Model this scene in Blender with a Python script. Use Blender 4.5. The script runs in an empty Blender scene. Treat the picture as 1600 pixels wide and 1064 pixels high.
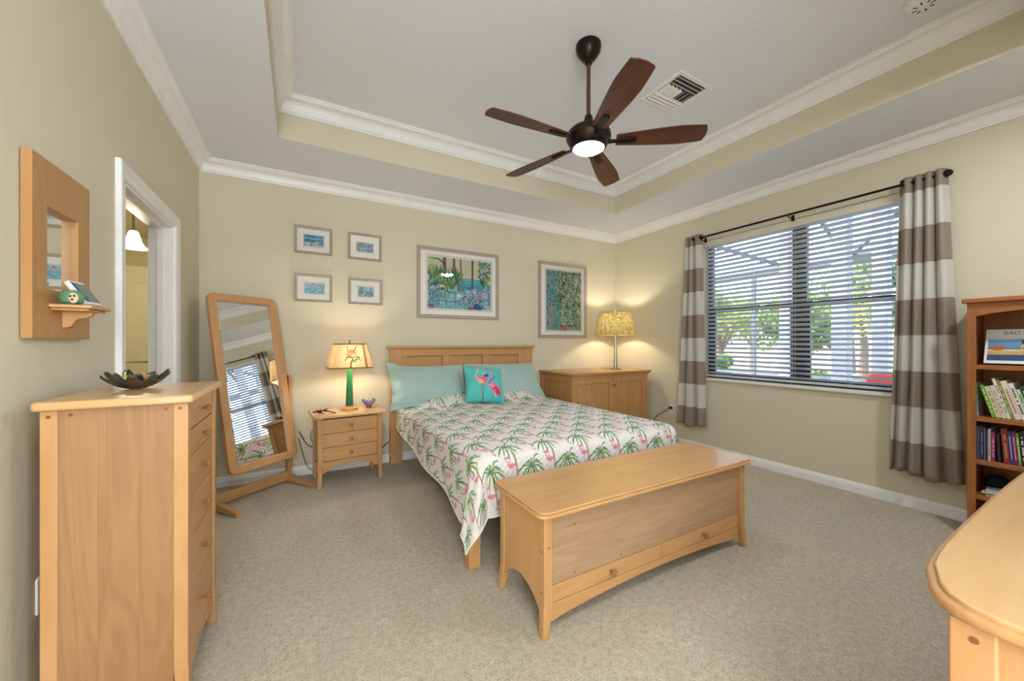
import bpy, bmesh, math, random
import numpy as np
from mathutils import Vector, Matrix, noise as mnoise
random.seed(7)
rng = np.random.default_rng(7)
SC = bpy.context.scene
COL = SC.collection
PI = math.pi
R = math.radians

# ---------------------------------------------------------------- camera
CAM_H = 1.22
cam_d = bpy.data.cameras.new('camera'); cam = bpy.data.objects.new('camera', cam_d); COL.objects.link(cam)
cam.location = (0, 0, CAM_H)
cam.rotation_euler = (R(90), 0, -math.atan2(333, 590))
cam_d.sensor_width = 36; cam_d.lens = 36 * 590 / 1600
cam_d.shift_y = 4 / 1600
cam_d.clip_start = 0.02; cam_d.clip_end = 300
SC.camera = cam
SC.view_settings.view_transform = 'Standard'
SC.view_settings.look = 'None'
SC.view_settings.gamma = 1
SC.view_settings.use_curve_mapping = False
SC.view_settings.exposure = 0.08

# ---------------------------------------------------------------- world and sun
world = bpy.data.worlds.new('sky'); SC.world = world; world.use_nodes = True
wn = world.node_tree; wn.nodes.clear()
wo = wn.nodes.new('ShaderNodeOutputWorld'); wb = wn.nodes.new('ShaderNodeBackground')
sky = wn.nodes.new('ShaderNodeTexSky'); sky.sky_type = 'NISHITA'
sky.sun_disc = False; sky.sun_elevation = R(48); sky.sun_rotation = R(-35); sky.altitude = 0
sky.air_density = 1.0; sky.dust_density = 2.0; sky.ozone_density = 1.0
wn.links.new(sky.outputs[0], wb.inputs[0]); wb.inputs[1].default_value = 1.5
wn.links.new(wb.outputs[0], wo.inputs[0])
sun_d = bpy.data.lights.new('sun', 'SUN'); sun = bpy.data.objects.new('sun', sun_d); COL.objects.link(sun)
sun_d.energy = 5.5; sun_d.angle = R(1); sun_d.color = (1, .93, .82)
sun.rotation_euler = Vector((-.62, .42, .85)).to_track_quat('Z', 'Y').to_euler()

def area_light(name, loc, target, sx, sy, power, color, spread=180):
    l = bpy.data.lights.new(name, 'AREA'); o = bpy.data.objects.new(name, l); COL.objects.link(o)
    l.shape = 'RECTANGLE'; l.size = sx; l.size_y = sy; l.energy = power; l.color = color; l.spread = R(spread)
    o.location = loc; o.rotation_euler = (Vector(loc) - Vector(target)).to_track_quat('Z', 'Y').to_euler()
    return o
def point_light(name, loc, power, color, radius=.03):
    l = bpy.data.lights.new(name, 'POINT'); o = bpy.data.objects.new(name, l); COL.objects.link(o)
    l.energy = power; l.color = color; l.shadow_soft_size = radius; o.location = loc
    return o
# fill lights added in the unseen hall, shining in through the rear opening
area_light('hall_top_fill', (.3, -1.5, 2.98), (.5, -1.2, 0), 1.5, 1.2, 30, (.93, .96, 1))  # added fill from above, no lamp there
HALL2 = area_light('hall_rear_fill', (.05, -2.6, 1.35), (.6, 2, 1.3), 1.7, 2.0, 10, (.86, .94, 1))  # added fill facing the room, no window there

area_light('hall_side_fill', (1.55, -1.5, 1.5), (-.7, 1.7, 1.6), 1.2, 1.5, 92, (.88, .94, 1))  # added fill aimed at the left wall
area_light('hall_left_fill', (-.35, -1.6, 1.5), (3.9, 2.2, 1.6), 1.0, 1.5, 80, (.88, .94, 1))  # added fill aimed at the right wall, no lamp there

# fill discs added at soffit height out of view, without fixtures
for rx, ry, rp in ((.0, -.16, 13), (2.85, .02, 33)):
    dl = area_light('soffit_fill', (rx, ry, 2.735), (rx + (.25 if rx < 1 else -.25), ry + .6, 0), .26, .26, rp, (.90, .95, 1)); dl.data.shape = 'DISK'

# ================================================================ helpers
def lin(h):
    h = h.lstrip('#'); o = []
    for i in (0, 2, 4):
        c = int(h[i:i+2], 16) / 255
        o.append(c / 12.92 if c <= .04045 else ((c + .055) / 1.055) ** 2.4)
    return tuple(o) + (1,)

class NT:
    def __init__(s, name):
        s.m = bpy.data.materials.new(name); s.m.use_nodes = True
        s.t = s.m.node_tree; s.t.nodes.clear()
        s.out = s.t.nodes.new('ShaderNodeOutputMaterial')
    def n(s, ty, inp=None, **kw):
        nd = s.t.nodes.new('ShaderNode' + ty)
        for k, v in kw.items(): setattr(nd, k, v)
        for k, v in (inp or {}).items():
            if isinstance(v, bpy.types.NodeSocket): s.t.links.new(v, nd.inputs[k])
            else: nd.inputs[k].default_value = v
        return nd
    def math(s, op, a, b=0, c=0):
        return s.n('Math', {0: a, 1: b, 2: c}, operation=op).outputs[0]
    def mix(s, f, a, b, mode='MIX'):
        nd = s.n('Mix', None, data_type='RGBA', blend_type=mode)
        for i, v in ((0, f), (6, a), (7, b)):
            if isinstance(v, bpy.types.NodeSocket): s.t.links.new(v, nd.inputs[i])
            else: nd.inputs[i].default_value = v
        return nd.outputs[2]
    def ramp(s, f, pts):
        nd = s.n('ValToRGB', {0: f}); e = nd.color_ramp.elements
        while len(e) < len(pts): e.new(.5)
        for el, (p, c) in zip(e, pts): el.position = p; el.color = c if len(c) == 4 else (*c, 1)
        return nd.outputs[0]
    def done(s, sock): s.t.links.new(sock, s.out.inputs[0]); return s.m

def plain(name, color, rough=.5, metal=0, spec=.5, bump=0, bscale=200, **kw):
    t = NT(name); c = lin(color) if isinstance(color, str) else color
    co = t.n('TexCoord').outputs['Object']
    nz = t.n('TexNoise', {'Vector': co, 'Scale': 14.0, 'Detail': 3.0}).outputs[0]
    cc = t.mix(nz, tuple(x * .93 for x in c[:3]) + (1,), tuple(min(1, x * 1.06) for x in c[:3]) + (1,))
    p = t.n('BsdfPrincipled', {'Base Color': cc, 'Roughness': rough, 'Metallic': metal, 'Specular IOR Level': spec})
    if bump:
        bn = t.n('TexNoise', {'Vector': co, 'Scale': float(bscale), 'Detail': 4.0}).outputs[0]
        b = t.n('Bump', {'Height': bn, 'Strength': bump, 'Distance': .003}).outputs[0]
        t.t.links.new(b, p.inputs['Normal'])
    for k, v in kw.items(): p.inputs[k.replace('_', ' ')].default_value = v
    return t.done(p.outputs[0])

def wood(name, light, dark, axis='x', plank=None, pw=.1, rough=.38, contrast=.7, fig=1.0, seam=.35):
    """grain runs along axis; boards are pw wide side by side along plank axis"""
    t = NT(name); co = t.n('TexCoord').outputs['Object']
    sep = t.n('SeparateXYZ', {0: co})
    S_ = {'x': (.9, 8, 8), 'y': (8, .9, 8), 'z': (8, 8, .9)}[axis]
    vec = co; rnd = None
    if plank:
        q = t.math('DIVIDE', t.math('ADD', sep.outputs['xyz'.index(plank)], 10.0), pw)
        fl = t.math('FLOOR', q); fr = t.math('FRACT', q)
        rnd = t.n('TexWhiteNoise', {'W': fl}, noise_dimensions='1D')
        vec = t.n('VectorMath', {0: co, 1: rnd.outputs['Color']}, operation='ADD').outputs[0]
        off = t.n('VectorMath', {0: rnd.outputs['Color'], 3: 7.0}, operation='SCALE').outputs[0]
        vec = t.n('VectorMath', {0: co, 1: off}, operation='ADD').outputs[0]
    mp = t.n('Mapping', {'Vector': vec, 'Scale': S_}).outputs[0]
    n1 = t.n('TexNoise', {'Vector': mp, 'Scale': .8, 'Detail': 3.0, 'Distortion': .8 * fig}).outputs[0]
    rings = t.math('FRACT', t.math('MULTIPLY', n1, 6.0))
    rings = t.math('ABSOLUTE', t.math('SUBTRACT', rings, .5))
    mp2 = t.n('Mapping', {'Vector': vec, 'Scale': tuple(s * 6 for s in S_)}).outputs[0]
    n2 = t.n('TexNoise', {'Vector': mp2, 'Scale': 1.6, 'Detail': 5.0}).outputs[0]
    f = t.math('ADD', t.math('MULTIPLY', rings, .9), t.math('MULTIPLY', n2, .55))
    f = t.math('MULTIPLY', t.math('ADD', t.math('SUBTRACT', f, .5), .5), contrast)
    c = t.mix(t.math('MINIMUM', f, 1.0), lin(light), lin(dark))
    big = t.n('TexNoise', {'Vector': co, 'Scale': 2.2, 'Detail': 1.0}).outputs[0]
    c = t.mix(t.math('MULTIPLY', big, .35), c, tuple(a * b for a, b in zip(lin(dark), (1.05, 1, .92, 1))))
    if plank:
        c = t.mix(t.math('MULTIPLY', rnd.outputs['Value'], .25), c, lin(dark))
        sm = t.math('LESS_THAN', fr, .012 * .1 / pw)
        c = t.mix(t.math('MULTIPLY', sm, seam), c, tuple(x * .35 for x in lin(dark)[:3]) + (1,))
    b = t.n('Bump', {'Height': n2, 'Strength': .06, 'Distance': .002}).outputs[0]
    p = t.n('BsdfPrincipled', {'Base Color': c, 'Roughness': rough, 'Normal': b})
    return t.done(p.outputs[0])

def vcol(name, rough=.7, bump=0, bscale=60, sheen=0, spec=.3):
    t = NT(name)
    a = t.n('VertexColor', layer_name='print').outputs[0]
    p = t.n('BsdfPrincipled', {'Base Color': a, 'Roughness': rough, 'Specular IOR Level': spec})
    if bump:
        co = t.n('TexCoord').outputs['Object']
        bn = t.n('TexVoronoi', {'Vector': co, 'Scale': float(bscale)}).outputs[0]
        t.t.links.new(t.n('Bump', {'Height': bn, 'Strength': bump, 'Distance': .004}).outputs[0], p.inputs['Normal'])
    if sheen: p.inputs['Sheen Weight'].default_value = sheen
    return t.done(p.outputs[0])

# -------- materials
M = {}
def wallmat(name, colr, bs=.28, sc=55):
    t = NT(name); co = t.n('TexCoord').outputs['Object']
    a = t.n('TexNoise', {'Vector': co, 'Scale': float(sc), 'Detail': 3.0, 'Roughness': .55}).outputs[0]
    a2 = t.n('TexNoise', {'Vector': co, 'Scale': sc * .35, 'Detail': 2.0}).outputs[0]
    h = t.math('ADD', t.math('SMOOTH_MIN', a, .56, .1), t.math('MULTIPLY', a2, .5))
    b = t.n('Bump', {'Height': h, 'Strength': bs, 'Distance': .006}).outputs[0]
    v = t.n('TexNoise', {'Vector': co, 'Scale': 1.3}).outputs[0]
    c = t.mix(v, tuple(x * .97 for x in lin(colr)[:3]) + (1,), lin(colr))
    return t.done(t.n('BsdfPrincipled', {'Base Color': c, 'Roughness': .75, 'Normal': b, 'Specular IOR Level': .25}).outputs[0])
M['wall'] = wallmat('wall_paint', 'd8d1bb')
M['ceil'] = wallmat('ceiling_paint', 'e4e9f2', .35, 48)
M['bathwall'] = wallmat('bathroom_paint', 'd3c9a6')
M['trim'] = plain('trim_paint', 'f0f1f2', .35)
M['white'] = plain('white_plastic', 'ebebea', .4)
M['dooroff'] = plain('bathroom_door_paint', 'ece6c4', .4)
def carpetmat():
    t = NT('carpet'); co = t.n('TexCoord').outputs['Object']
    f = t.n('TexNoise', {'Vector': co, 'Scale': 150.0, 'Detail': 4.0, 'Roughness': .7}).outputs[0]
    g = t.n('TexNoise', {'Vector': co, 'Scale': 38.0, 'Detail': 4.0, 'Roughness': .65}).outputs[0]
    l = t.n('TexNoise', {'Vector': co, 'Scale': 3.0, 'Detail': 3.0, 'Distortion': 1.0}).outputs[0]
    c = t.ramp(t.math('ADD', t.math('MULTIPLY', f, .65), t.math('MULTIPLY', g, .35)), [(.36, lin('968976')), (.5, lin('cec2ab')), (.64, lin('e6dcc6'))])
    c = t.mix(t.math('MULTIPLY', t.math('SUBTRACT', l, .35), .9), c, lin('b8aa98'))
    h = t.math('ADD', f, t.math('MULTIPLY', g, .8))
    b = t.n('Bump', {'Height': h, 'Strength': .8, 'Distance': .012}).outputs[0]
    return t.done(t.n('BsdfPrincipled', {'Base Color': c, 'Roughness': 1.0, 'Normal': b, 'Specular IOR Level': .05, 'Sheen Weight': .2}).outputs[0])
M['carpet'] = carpetmat()
MAPLE = ('cfa371', 'b27f4d')
for ax in 'xyz': M['maple_' + ax] = wood('maple_' + ax, *MAPLE, ax)
M['maple_top'] = wood('maple_top', 'd3a873', 'b78450', 'x', 'y', .155, rough=.22, contrast=.55)
M['maple_topy'] = wood('maple_topy', 'dab686', 'c4955f', 'x', 'y', .3, rough=.25, contrast=.4)
M['maple_panelz'] = wood('maple_panelz', 'b68e64', '916842', 'z', 'x', .093, contrast=.85, fig=2.2)
M['maple_panelx'] = wood('maple_panelx', 'c0a080', '98795a', 'x', 'z', .115, contrast=.75, fig=1.5)
M['maple_panely'] = wood('maple_panely', 'd2a570', 'b8834c', 'z', 'y', .19, contrast=.45)
M['knob'] = wood('knob_wood', 'b07848', '82502a', 'x', rough=.3)
M['peg'] = plain('dark_peg_wood', '8a4f2c', .4)
for ax in 'xyz': M['cab_' + ax] = wood('cherry_' + ax, 'd0a068', '9f6e3c', ax, contrast=.8, rough=.35)
for ax in 'xyz': M['oak_' + ax] = wood('oak_' + ax, 'c07a40', '824a22', ax, contrast=.9, rough=.4)
M['walnut'] = wood('walnut_blade', '7c4727', '34190d', 'x', 'y', .06, rough=.4, contrast=1.0)
M['bronze'] = plain('oiled_bronze', '2a211d', .35, .75)
M['bronze_brown'] = plain('brown_rod', '57402f', .4, .5)
M['nickel'] = plain('brushed_nickel', 'b8b2a8', .28, 1.0)
M['darkframe'] = plain('dark_window_frame', '232a33', .45)
M['black'] = plain('black_rubber', '141414', .5)
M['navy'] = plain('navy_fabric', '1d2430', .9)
M['mattress'] = plain('mattress_ticking', 'e4e0da', .8)
def fabric(name, c1, c2, rough=.85, sheen=.3, bs=.25):
    t = NT(name); co = t.n('TexCoord').outputs['Object']
    n = t.n('TexNoise', {'Vector': co, 'Scale': 7.0, 'Detail': 4.0}).outputs[0]
    w = t.n('TexNoise', {'Vector': co, 'Scale': 320.0}).outputs[0]
    fo = t.n('TexNoise', {'Vector': co, 'Scale': 16.0, 'Detail': 3.0}).outputs[0]
    c = t.mix(n, lin(c1), lin(c2))
    b = t.n('Bump', {'Height': t.math('ADD', w, t.math('MULTIPLY', fo, 3.0)), 'Strength': bs, 'Distance': .004}).outputs[0]
    return t.done(t.n('BsdfPrincipled', {'Base Color': c, 'Roughness': rough, 'Normal': b, 'Sheen Weight': sheen, 'Specular IOR Level': .2}).outputs[0])
M['teal'] = fabric('teal_pillowcase', 'abc2bb', '98b4b1')
M['aqua'] = fabric('aqua_cushion', '52b9b4', '4aaeb4')
M['print'] = vcol('palm_print', .9, .35, 75, .1, .1)
M['hem'] = fabric('hem_binding', 'd8dcc0', 'e0e2cc')
M['art'] = vcol('art_print', .6)
M['cushprint'] = vcol('flamingo_print', .85, 0, 0, .2)
def glassmat(name='picture_glass', k=1.0, rough=0.0):
    t = NT(name)
    fr = t.n('Fresnel', {'IOR': 1.5}).outputs[0]
    return t.done(t.n('MixShader', {0: t.math('MULTIPLY', fr, k), 1: t.n('BsdfTransparent').outputs[0],
                                   2: t.n('BsdfGlossy', {'Roughness': rough}).outputs[0]}).outputs[0])
M['glass'] = glassmat(k=.8)
M['mirror'] = plain('mirror_silver', (.88, .9, .9, 1), .01, 1.0)
M['picframe'] = wood('grey_picture_frame', 'b9ab9c', '8d7f71', 'x', contrast=.5, rough=.35)
M['mat'] = plain('mat_board', 'efece4', .8)
def curtainmat():
    t = NT('striped_curtain'); co = t.n('TexCoord').outputs['Object']
    z = t.n('SeparateXYZ', {0: co}).outputs[2]
    q = t.math('FRACT', t.math('DIVIDE', t.math('ADD', z, .017), .517))
    white = t.math('LESS_THAN', q, .5)
    st = t.n('Mapping', {'Vector': co, 'Scale': (60, 60, 900)}).outputs[0]
    n = t.n('TexNoise', {'Vector': st, 'Scale': 1.0, 'Detail': 2.0}).outputs[0]
    tp = t.mix(n, lin('a09283'), lin('b7aa99'))
    wh = t.mix(n, lin('dcdad2'), lin('efede6'))
    c = t.mix(white, tp, wh)
    d = t.n('BsdfPrincipled', {'Base Color': c, 'Roughness': .45, 'Sheen Weight': .3}).outputs[0]
    tr = t.n('BsdfTranslucent', {'Color': c}).outputs[0]
    return t.done(t.n('MixShader', {0: .38, 1: d, 2: tr}).outputs[0])
M['curtain'] = curtainmat()
def slatmat():
    t = NT('blind_slat'); c = lin('dfe3e8')
    return t.done(t.n('MixShader', {0: .22, 1: t.n('BsdfPrincipled', {'Base Color': c, 'Roughness': .45}).outputs[0], 2: t.n('BsdfTranslucent', {'Color': c}).outputs[0]}).outputs[0])
M['slat'] = slatmat()
M['valance'] = plain('blind_valance', 'd9d3c3', .5)
def emit(name, color, s):
    t = NT(name); return t.done(t.n('Emission', {0: lin(color), 1: s}).outputs[0])
M['fanglass'] = emit('frosted_lit_glass', 'eff3ff', 78.0)
M['pendglass'] = emit('lit_bell_glass', 'fff0cf', 3.5)
def shademat(name, base, sock_fn=None, tl=.5):
    t = NT(name)
    if sock_fn: c = sock_fn(t)
    else: c = t.n('VertexColor', layer_name='print').outputs[0]
    d = t.n('BsdfDiffuse', {0: c}).outputs[0]; tr = t.n('BsdfTranslucent', {0: c}).outputs[0]
    return t.done(t.n('MixShader', {0: tl, 1: d, 2: tr}).outputs[0])
def mott(t):
    co = t.n('TexCoord').outputs['Object']
    n = t.n('TexNoise', {'Vector': co, 'Scale': 45.0, 'Detail': 5.0}).outputs[0]
    return t.ramp(n, [(.35, lin('8f7d45')), (.6, lin('cdbb80'))])
M['shade_olive'] = shademat('mottled_shade', None, mott, .13)
M['shade_print'] = shademat('botanical_shade', None, None, .095)
M['green_glaze'] = plain('green_glass', '2f7f56', .15)
def greencol():
    t = NT('green_column_glass'); co = t.n('TexCoord').outputs['Object']
    z = t.n('SeparateXYZ', {0: co}).outputs[2]
    c = t.ramp(t.math('DIVIDE', z, .42), [(0, lin('1d5f4a')), (.45, lin('2c8a58')), (1, lin('58b878'))])
    return t.done(t.n('BsdfPrincipled', {'Base Color': c, 'Roughness': .12, 'Coat Weight': .5}).outputs[0])
M['greencol'] = greencol()

# -------- mesh building
class MB:
    def __init__(s): s.v = []; s.f = []
    def add(s, vs, fs):
        o = len(s.v); s.v += [tuple(map(float, p)) for p in vs]; s.f += [tuple(i + o for i in q) for q in fs]; return s
    def box(s, x0, x1, y0, y1, z0, z1):
        return s.add([(x0, y0, z0), (x1, y0, z0), (x1, y1, z0), (x0, y1, z0), (x0, y0, z1), (x1, y0, z1), (x1, y1, z1), (x0, y1, z1)],
                     [(0, 3, 2, 1), (4, 5, 6, 7), (0, 1, 5, 4), (1, 2, 6, 5), (2, 3, 7, 6), (3, 0, 4, 7)])
    def frustum(s, b, t, z0, z1):
        """b,t = (x0,x1,y0,y1) at z0 and z1"""
        vs = [(b[0], b[2], z0), (b[1], b[2], z0), (b[1], b[3], z0), (b[0], b[3], z0), (t[0], t[2], z1), (t[1], t[2], z1), (t[1], t[3], z1), (t[0], t[3], z1)]
        return s.add(vs, [(0, 3, 2, 1), (4, 5, 6, 7), (0, 1, 5, 4), (1, 2, 6, 5), (2, 3, 7, 6), (3, 0, 4, 7)])
    def prism(s, poly, axis, a, b):
        n = len(poly)
        def P(p, h): return {'x': (h, p[0], p[1]), 'y': (p[0], h, p[1]), 'z': (p[0], p[1], h)}[axis]
        vs = [P(p, a) for p in poly] + [P(p, b) for p in poly]
        fs = [tuple(range(n))[::-1], tuple(range(n, 2 * n))] + [(i, (i + 1) % n, (i + 1) % n + n, i + n) for i in range(n)]
        return s.add(vs, fs)
    def grid(s, fn, nu, nv, wrapu=False, wrapv=False):
        vs = [fn(i / (nu if wrapu else nu - 1), j / (nv if wrapv else nv - 1)) for j in range(nv) for i in range(nu)]
        fs = []
        for j in range(nv if wrapv else nv - 1):
            for i in range(nu if wrapu else nu - 1):
                i2 = (i + 1) % nu; j2 = (j + 1) % nv
                fs.append((j * nu + i, j * nu + i2, j2 * nu + i2, j2 * nu + i))
        return s.add(vs, fs)
    def lathe(s, prof, n=32, c=(0, 0, 0), axis='z'):
        m = len(prof); vs = []
        for r, h in prof:
            for k in range(n):
                a = 2 * PI * k / n; x, y = r * math.cos(a), r * math.sin(a)
                p = {'z': (x, y, h), 'x': (h, x, y), 'y': (y, h, x)}[axis]
                vs.append((p[0] + c[0], p[1] + c[1], p[2] + c[2]))
        fs = [(j * n + k, j * n + (k + 1) % n, (j + 1) * n + (k + 1) % n, (j + 1) * n + k) for j in range(m - 1) for k in range(n)]
        if prof[0][0] > 0: fs.append(tuple(range(n))[::-1])
        if prof[-1][0] > 0: fs.append(tuple(range((m - 1) * n, m * n)))
        return s.add(vs, fs)
    def tube(s, pts, r, n=8):
        pts = [Vector(p) for p in pts]; rs = r if isinstance(r, (list, tuple)) else [r] * len(pts)
        vs = []; up = None
        for i, p in enumerate(pts):
            t = (pts[min(i + 1, len(pts) - 1)] - pts[max(i - 1, 0)]).normalized()
            if up is None: up = t.orthogonal().normalized()
            u = (up - t * up.dot(t)); u = u.normalized() if u.length > 1e-6 else t.orthogonal().normalized(); up = u
            w = t.cross(u)
            for k in range(n):
                a = 2 * PI * k / n; vs.append(p + (u * math.cos(a) + w * math.sin(a)) * rs[i])
        m = len(pts)
        fs = [(j * n + k, j * n + (k + 1) % n, (j + 1) * n + (k + 1) % n, (j + 1) * n + k) for j in range(m - 1) for k in range(n)]
        fs += [tuple(range(n))[::-1], tuple(range((m - 1) * n, m * n))]
        return s.add(vs, fs)
    def ball(s, c, r, n=12, m=8, sq=(1, 1, 1)):
        prof = [(math.sin(PI * j / m) * r, -math.cos(PI * j / m) * r) for j in range(m + 1)]
        o = len(s.v); s.lathe([(max(a, 1e-5), b) for a, b in prof], n)
        for i in range(o, len(s.v)):
            v = s.v[i]; s.v[i] = (v[0] * sq[0] + c[0], v[1] * sq[1] + c[1], v[2] * sq[2] + c[2])
        return s
    def xf(s, mat, start=0):
        for i in range(start, len(s.v)): s.v[i] = tuple(mat @ Vector(s.v[i]))
        return s
    def build(s, name, mat, parent=None, bevel=0, seg=2, smooth=True, ang=38, loc=None, rot=None, recalc=True, label=None):
        me = bpy.data.meshes.new(name)
        me.from_pydata(s.v, [], s.f)
        if recalc and len(s.f) < 60000:
            bm = bmesh.new(); bm.from_mesh(me); bmesh.ops.recalc_face_normals(bm, faces=bm.faces); bm.to_mesh(me); bm.free()
        if smooth:
            me.polygons.foreach_set('use_smooth', [True] * len(me.polygons)); me.set_sharp_from_angle(angle=R(ang))
        me.materials.append(mat); me.update()
        o = bpy.data.objects.new(name, me); COL.objects.link(o)
        if parent: o.parent = parent
        if loc: o.location = loc
        if rot: o.rotation_euler = rot
        if bevel:
            b = o.modifiers.new('bevel', 'BEVEL'); b.width = bevel; b.segments = seg; b.limit_method = 'ANGLE'; b.angle_limit = R(35); b.harden_normals = False
        if label: o['label'] = label
        return o

def thing(name, label, cat, loc=(0, 0, 0), rotz=0, group=None):
    o = bpy.data.objects.new(name, None); COL.objects.link(o); o.empty_display_size = .1
    o.location = loc; o.rotation_euler = (0, 0, rotz); o['label'] = label; o['category'] = cat
    if group: o['group'] = group
    return o
def tag(o, label, cat, group=None, kind=None):
    o['label'] = label; o['category'] = cat
    if group: o['group'] = group
    if kind: o['kind'] = kind
    return o
def struct(mb, name, mat, **kw):
    o = mb.build(name, mat, **kw); o['kind'] = 'structure'; return o
def rrect(x0, x1, y0, y1, r, n=6, which=(1, 1, 1, 1)):
    pts = []
    for (cx, cy, a0, w) in ((x1 - r, y0 + r, -90, which[0]), (x1 - r, y1 - r, 0, which[1]), (x0 + r, y1 - r, 90, which[2]), (x0 + r, y0 + r, 180, which[3])):
        if w:
            for k in range(n + 1):
                a = R(a0 + 90 * k / n); pts.append((cx + r * math.cos(a), cy + r * math.sin(a)))
        else:
            pts.append({-90: (x1, y0), 0: (x1, y1), 90: (x0, y1), 180: (x0, y0)}[a0])
    return pts
def set_print(o, cols):
    me = o.data; a = me.color_attributes.new('print', 'FLOAT_COLOR', 'POINT')
    c = np.ones((len(me.vertices), 4), np.float32); c[:, :3] = cols; a.data.foreach_set('color', c.ravel())

# -------- a small painter for printed pictures (pixel arrays that become vertex colours of the print)
def s2l(c):
    return np.array(lin(c)[:3])
class Canvas:
    def __init__(s, w, h, res, bg):
        s.nx, s.ny = int(w * res), int(h * res); s.w, s.h, s.res = w, h, res
        s.a = np.tile(s2l(bg), (s.ny, s.nx, 1)).astype(np.float32)
        s.X, s.Y = np.meshgrid((np.arange(s.nx) + .5) / res, (np.arange(s.ny) + .5) / res)
        s.wrap = False
    def _ap(s, m, c, al=1):
        m = np.clip(m, 0, 1)[..., None] * al; s.a = s.a * (1 - m) + s2l(c) * m
    def line(s, pts, w, c, al=1):
        """stroke through pts; w scalar or (w0,w1,...) per point"""
        ws = list(w) if isinstance(w, (list, tuple)) else [w] * len(pts)
        D = np.full(s.X.shape, 1e9)
        offs = [(0, 0)]
        if s.wrap: offs = [(i * s.w, j * s.h) for i in (-1, 0, 1) for j in (-1, 0, 1)]
        for ox, oy in offs:
            for k in range(len(pts) - 1):
                (x0, y0), (x1, y1) = pts[k], pts[k + 1]; dx, dy = x1 - x0, y1 - y0; L = dx * dx + dy * dy + 1e-12
                px, py = s.X - ox - x0, s.Y - oy - y0
                t = np.clip((px * dx + py * dy) / L, 0, 1)
                d = np.hypot(px - t * dx, py - t * dy) - .5 * (ws[k] + (ws[k + 1] - ws[k]) * t)
                D = np.minimum(D, d)
        s._ap(.5 - D * s.res, c, al)
    def ell(s, x, y, rx, ry, c, rot=0, al=1):
        offs = [(0, 0)]
        if s.wrap: offs = [(i * s.w, j * s.h) for i in (-1, 0, 1) for j in (-1, 0, 1)]
        for ox, oy in offs:
            px, py = s.X - ox - x, s.Y - oy - y; cr, sr = math.cos(rot), math.sin(rot)
            u, v = (px * cr + py * sr) / rx, (-px * sr + py * cr) / ry
            d = (np.hypot(u, v) - 1) * min(rx, ry)
            s._ap(.5 - d * s.res, c, al)
    def rect(s, x0, x1, y0, y1, c, al=1):
        m = ((s.X >= x0) & (s.X <= x1) & (s.Y >= y0) & (s.Y <= y1)).astype(float); s._ap(m, c, al)
    def sample(s, x, y):
        if s.wrap: x = np.mod(x, s.w); y = np.mod(y, s.h)
        i = np.clip((x * s.res).astype(int), 0, s.nx - 1); j = np.clip((y * s.res).astype(int), 0, s.ny - 1)
        return s.a[j, i]
def blur(a, k):
    for ax in (0, 1):
        b = sum(np.roll(a, i, ax) for i in range(-k, k + 1)) / (2 * k + 1); a = b
    return a
def print_plane(cv, name, mat, parent, nx, ny, place):
    """flat printed sheet; place(u,v)->xyz with u,v in 0..1"""
    mb = MB(); mb.grid(place, nx, ny)
    o = mb.build(name, mat, parent, smooth=False, recalc=False)
    u, v = np.meshgrid(np.linspace(0, 1, nx), np.linspace(0, 1, ny))
    set_print(o, cv.sample((u * cv.w * .9999).ravel(), (v * cv.h * .9999).ravel()))
    return o

# ================================================================ the room
X0, X1, Y0, Y1, ZC = -.72, 3.96, -.42, 4.0, 2.745
TX0, TX1, TY0, TY1, ZT = -.135, 3.245, .30, 3.29, 3.05
WY0, WY1, WZ0, WZ1 = .86, 2.64, .835, 2.36          # window opening
DY0, DY1, DZ = 2.43, 3.26, 1.985                     # doorway opening in the left wall
T = .15
mb = MB(); mb.box(X0 - 1.9, X1 + T, Y0 - 2.6, 5.7, -.12, 0); struct(mb, 'floor', M['carpet'], smooth=False)
# walls
mb = MB(); mb.box(X0 - .12, X1 + T, Y1, Y1 + T, 0, 3.3); struct(mb, 'wall_back', M['wall'], smooth=False)
mb = MB()
mb.box(X1, X1 + T, Y0 - .15, WY0, 0, 3.3); mb.box(X1, X1 + T, WY1, Y1, 0, 3.3)
mb.box(X1, X1 + T, WY0, WY1, 0, WZ0); mb.box(X1, X1 + T, WY0, WY1, WZ1, 3.3)
struct(mb, 'wall_right', M['wall'], smooth=False)
mb = MB()
mb.box(X0 - .12, X0, Y0 - .15, DY0, 0, 3.3); mb.box(X0 - .12, X0, DY1, Y1, 0, 3.3); mb.box(X0 - .12, X0, DY0, DY1, DZ, 3.3)
struct(mb, 'wall_left', M['wall'], smooth=False)
mb = MB(); mb.box(.86, X1, Y0 - .15, Y0, 0, 3.3); mb.box(X0, .86, Y0 - .15, Y0, 2.42, 3.3)
struct(mb, 'wall_rear', M['wall'], smooth=False)
# ceiling: lower ring with the tray recess
mb = MB()
mb.box(X0, X1, Y0, TY0, ZC, 3.3); mb.box(X0, X1, TY1, Y1, ZC, 3.3)
mb.box(X0, TX0, TY0, TY1, ZC, 3.3); mb.box(TX1, X1, TY0, TY1, ZC, 3.3); mb.box(TX0, TX1, TY0, TY1, ZT, 3.3)
ceil = struct(mb, 'ceiling', M['ceil'], smooth=False)
# the upright sides of the tray are painted like the walls
ceil.data.materials.append(M['wall'])
for p in ceil.data.polygons:
    c = p.center
    if abs(p.normal.z) < .1: p.material_index = 1
mb = MB(); mb.box(X0 - 2.2, X1 + .5, Y0 - 3.2, 6, 3.3, 3.4); struct(mb, 'roof_slab', M['trim'], smooth=False)   # unseen roof slab over the rooms, added to keep the sun out
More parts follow.
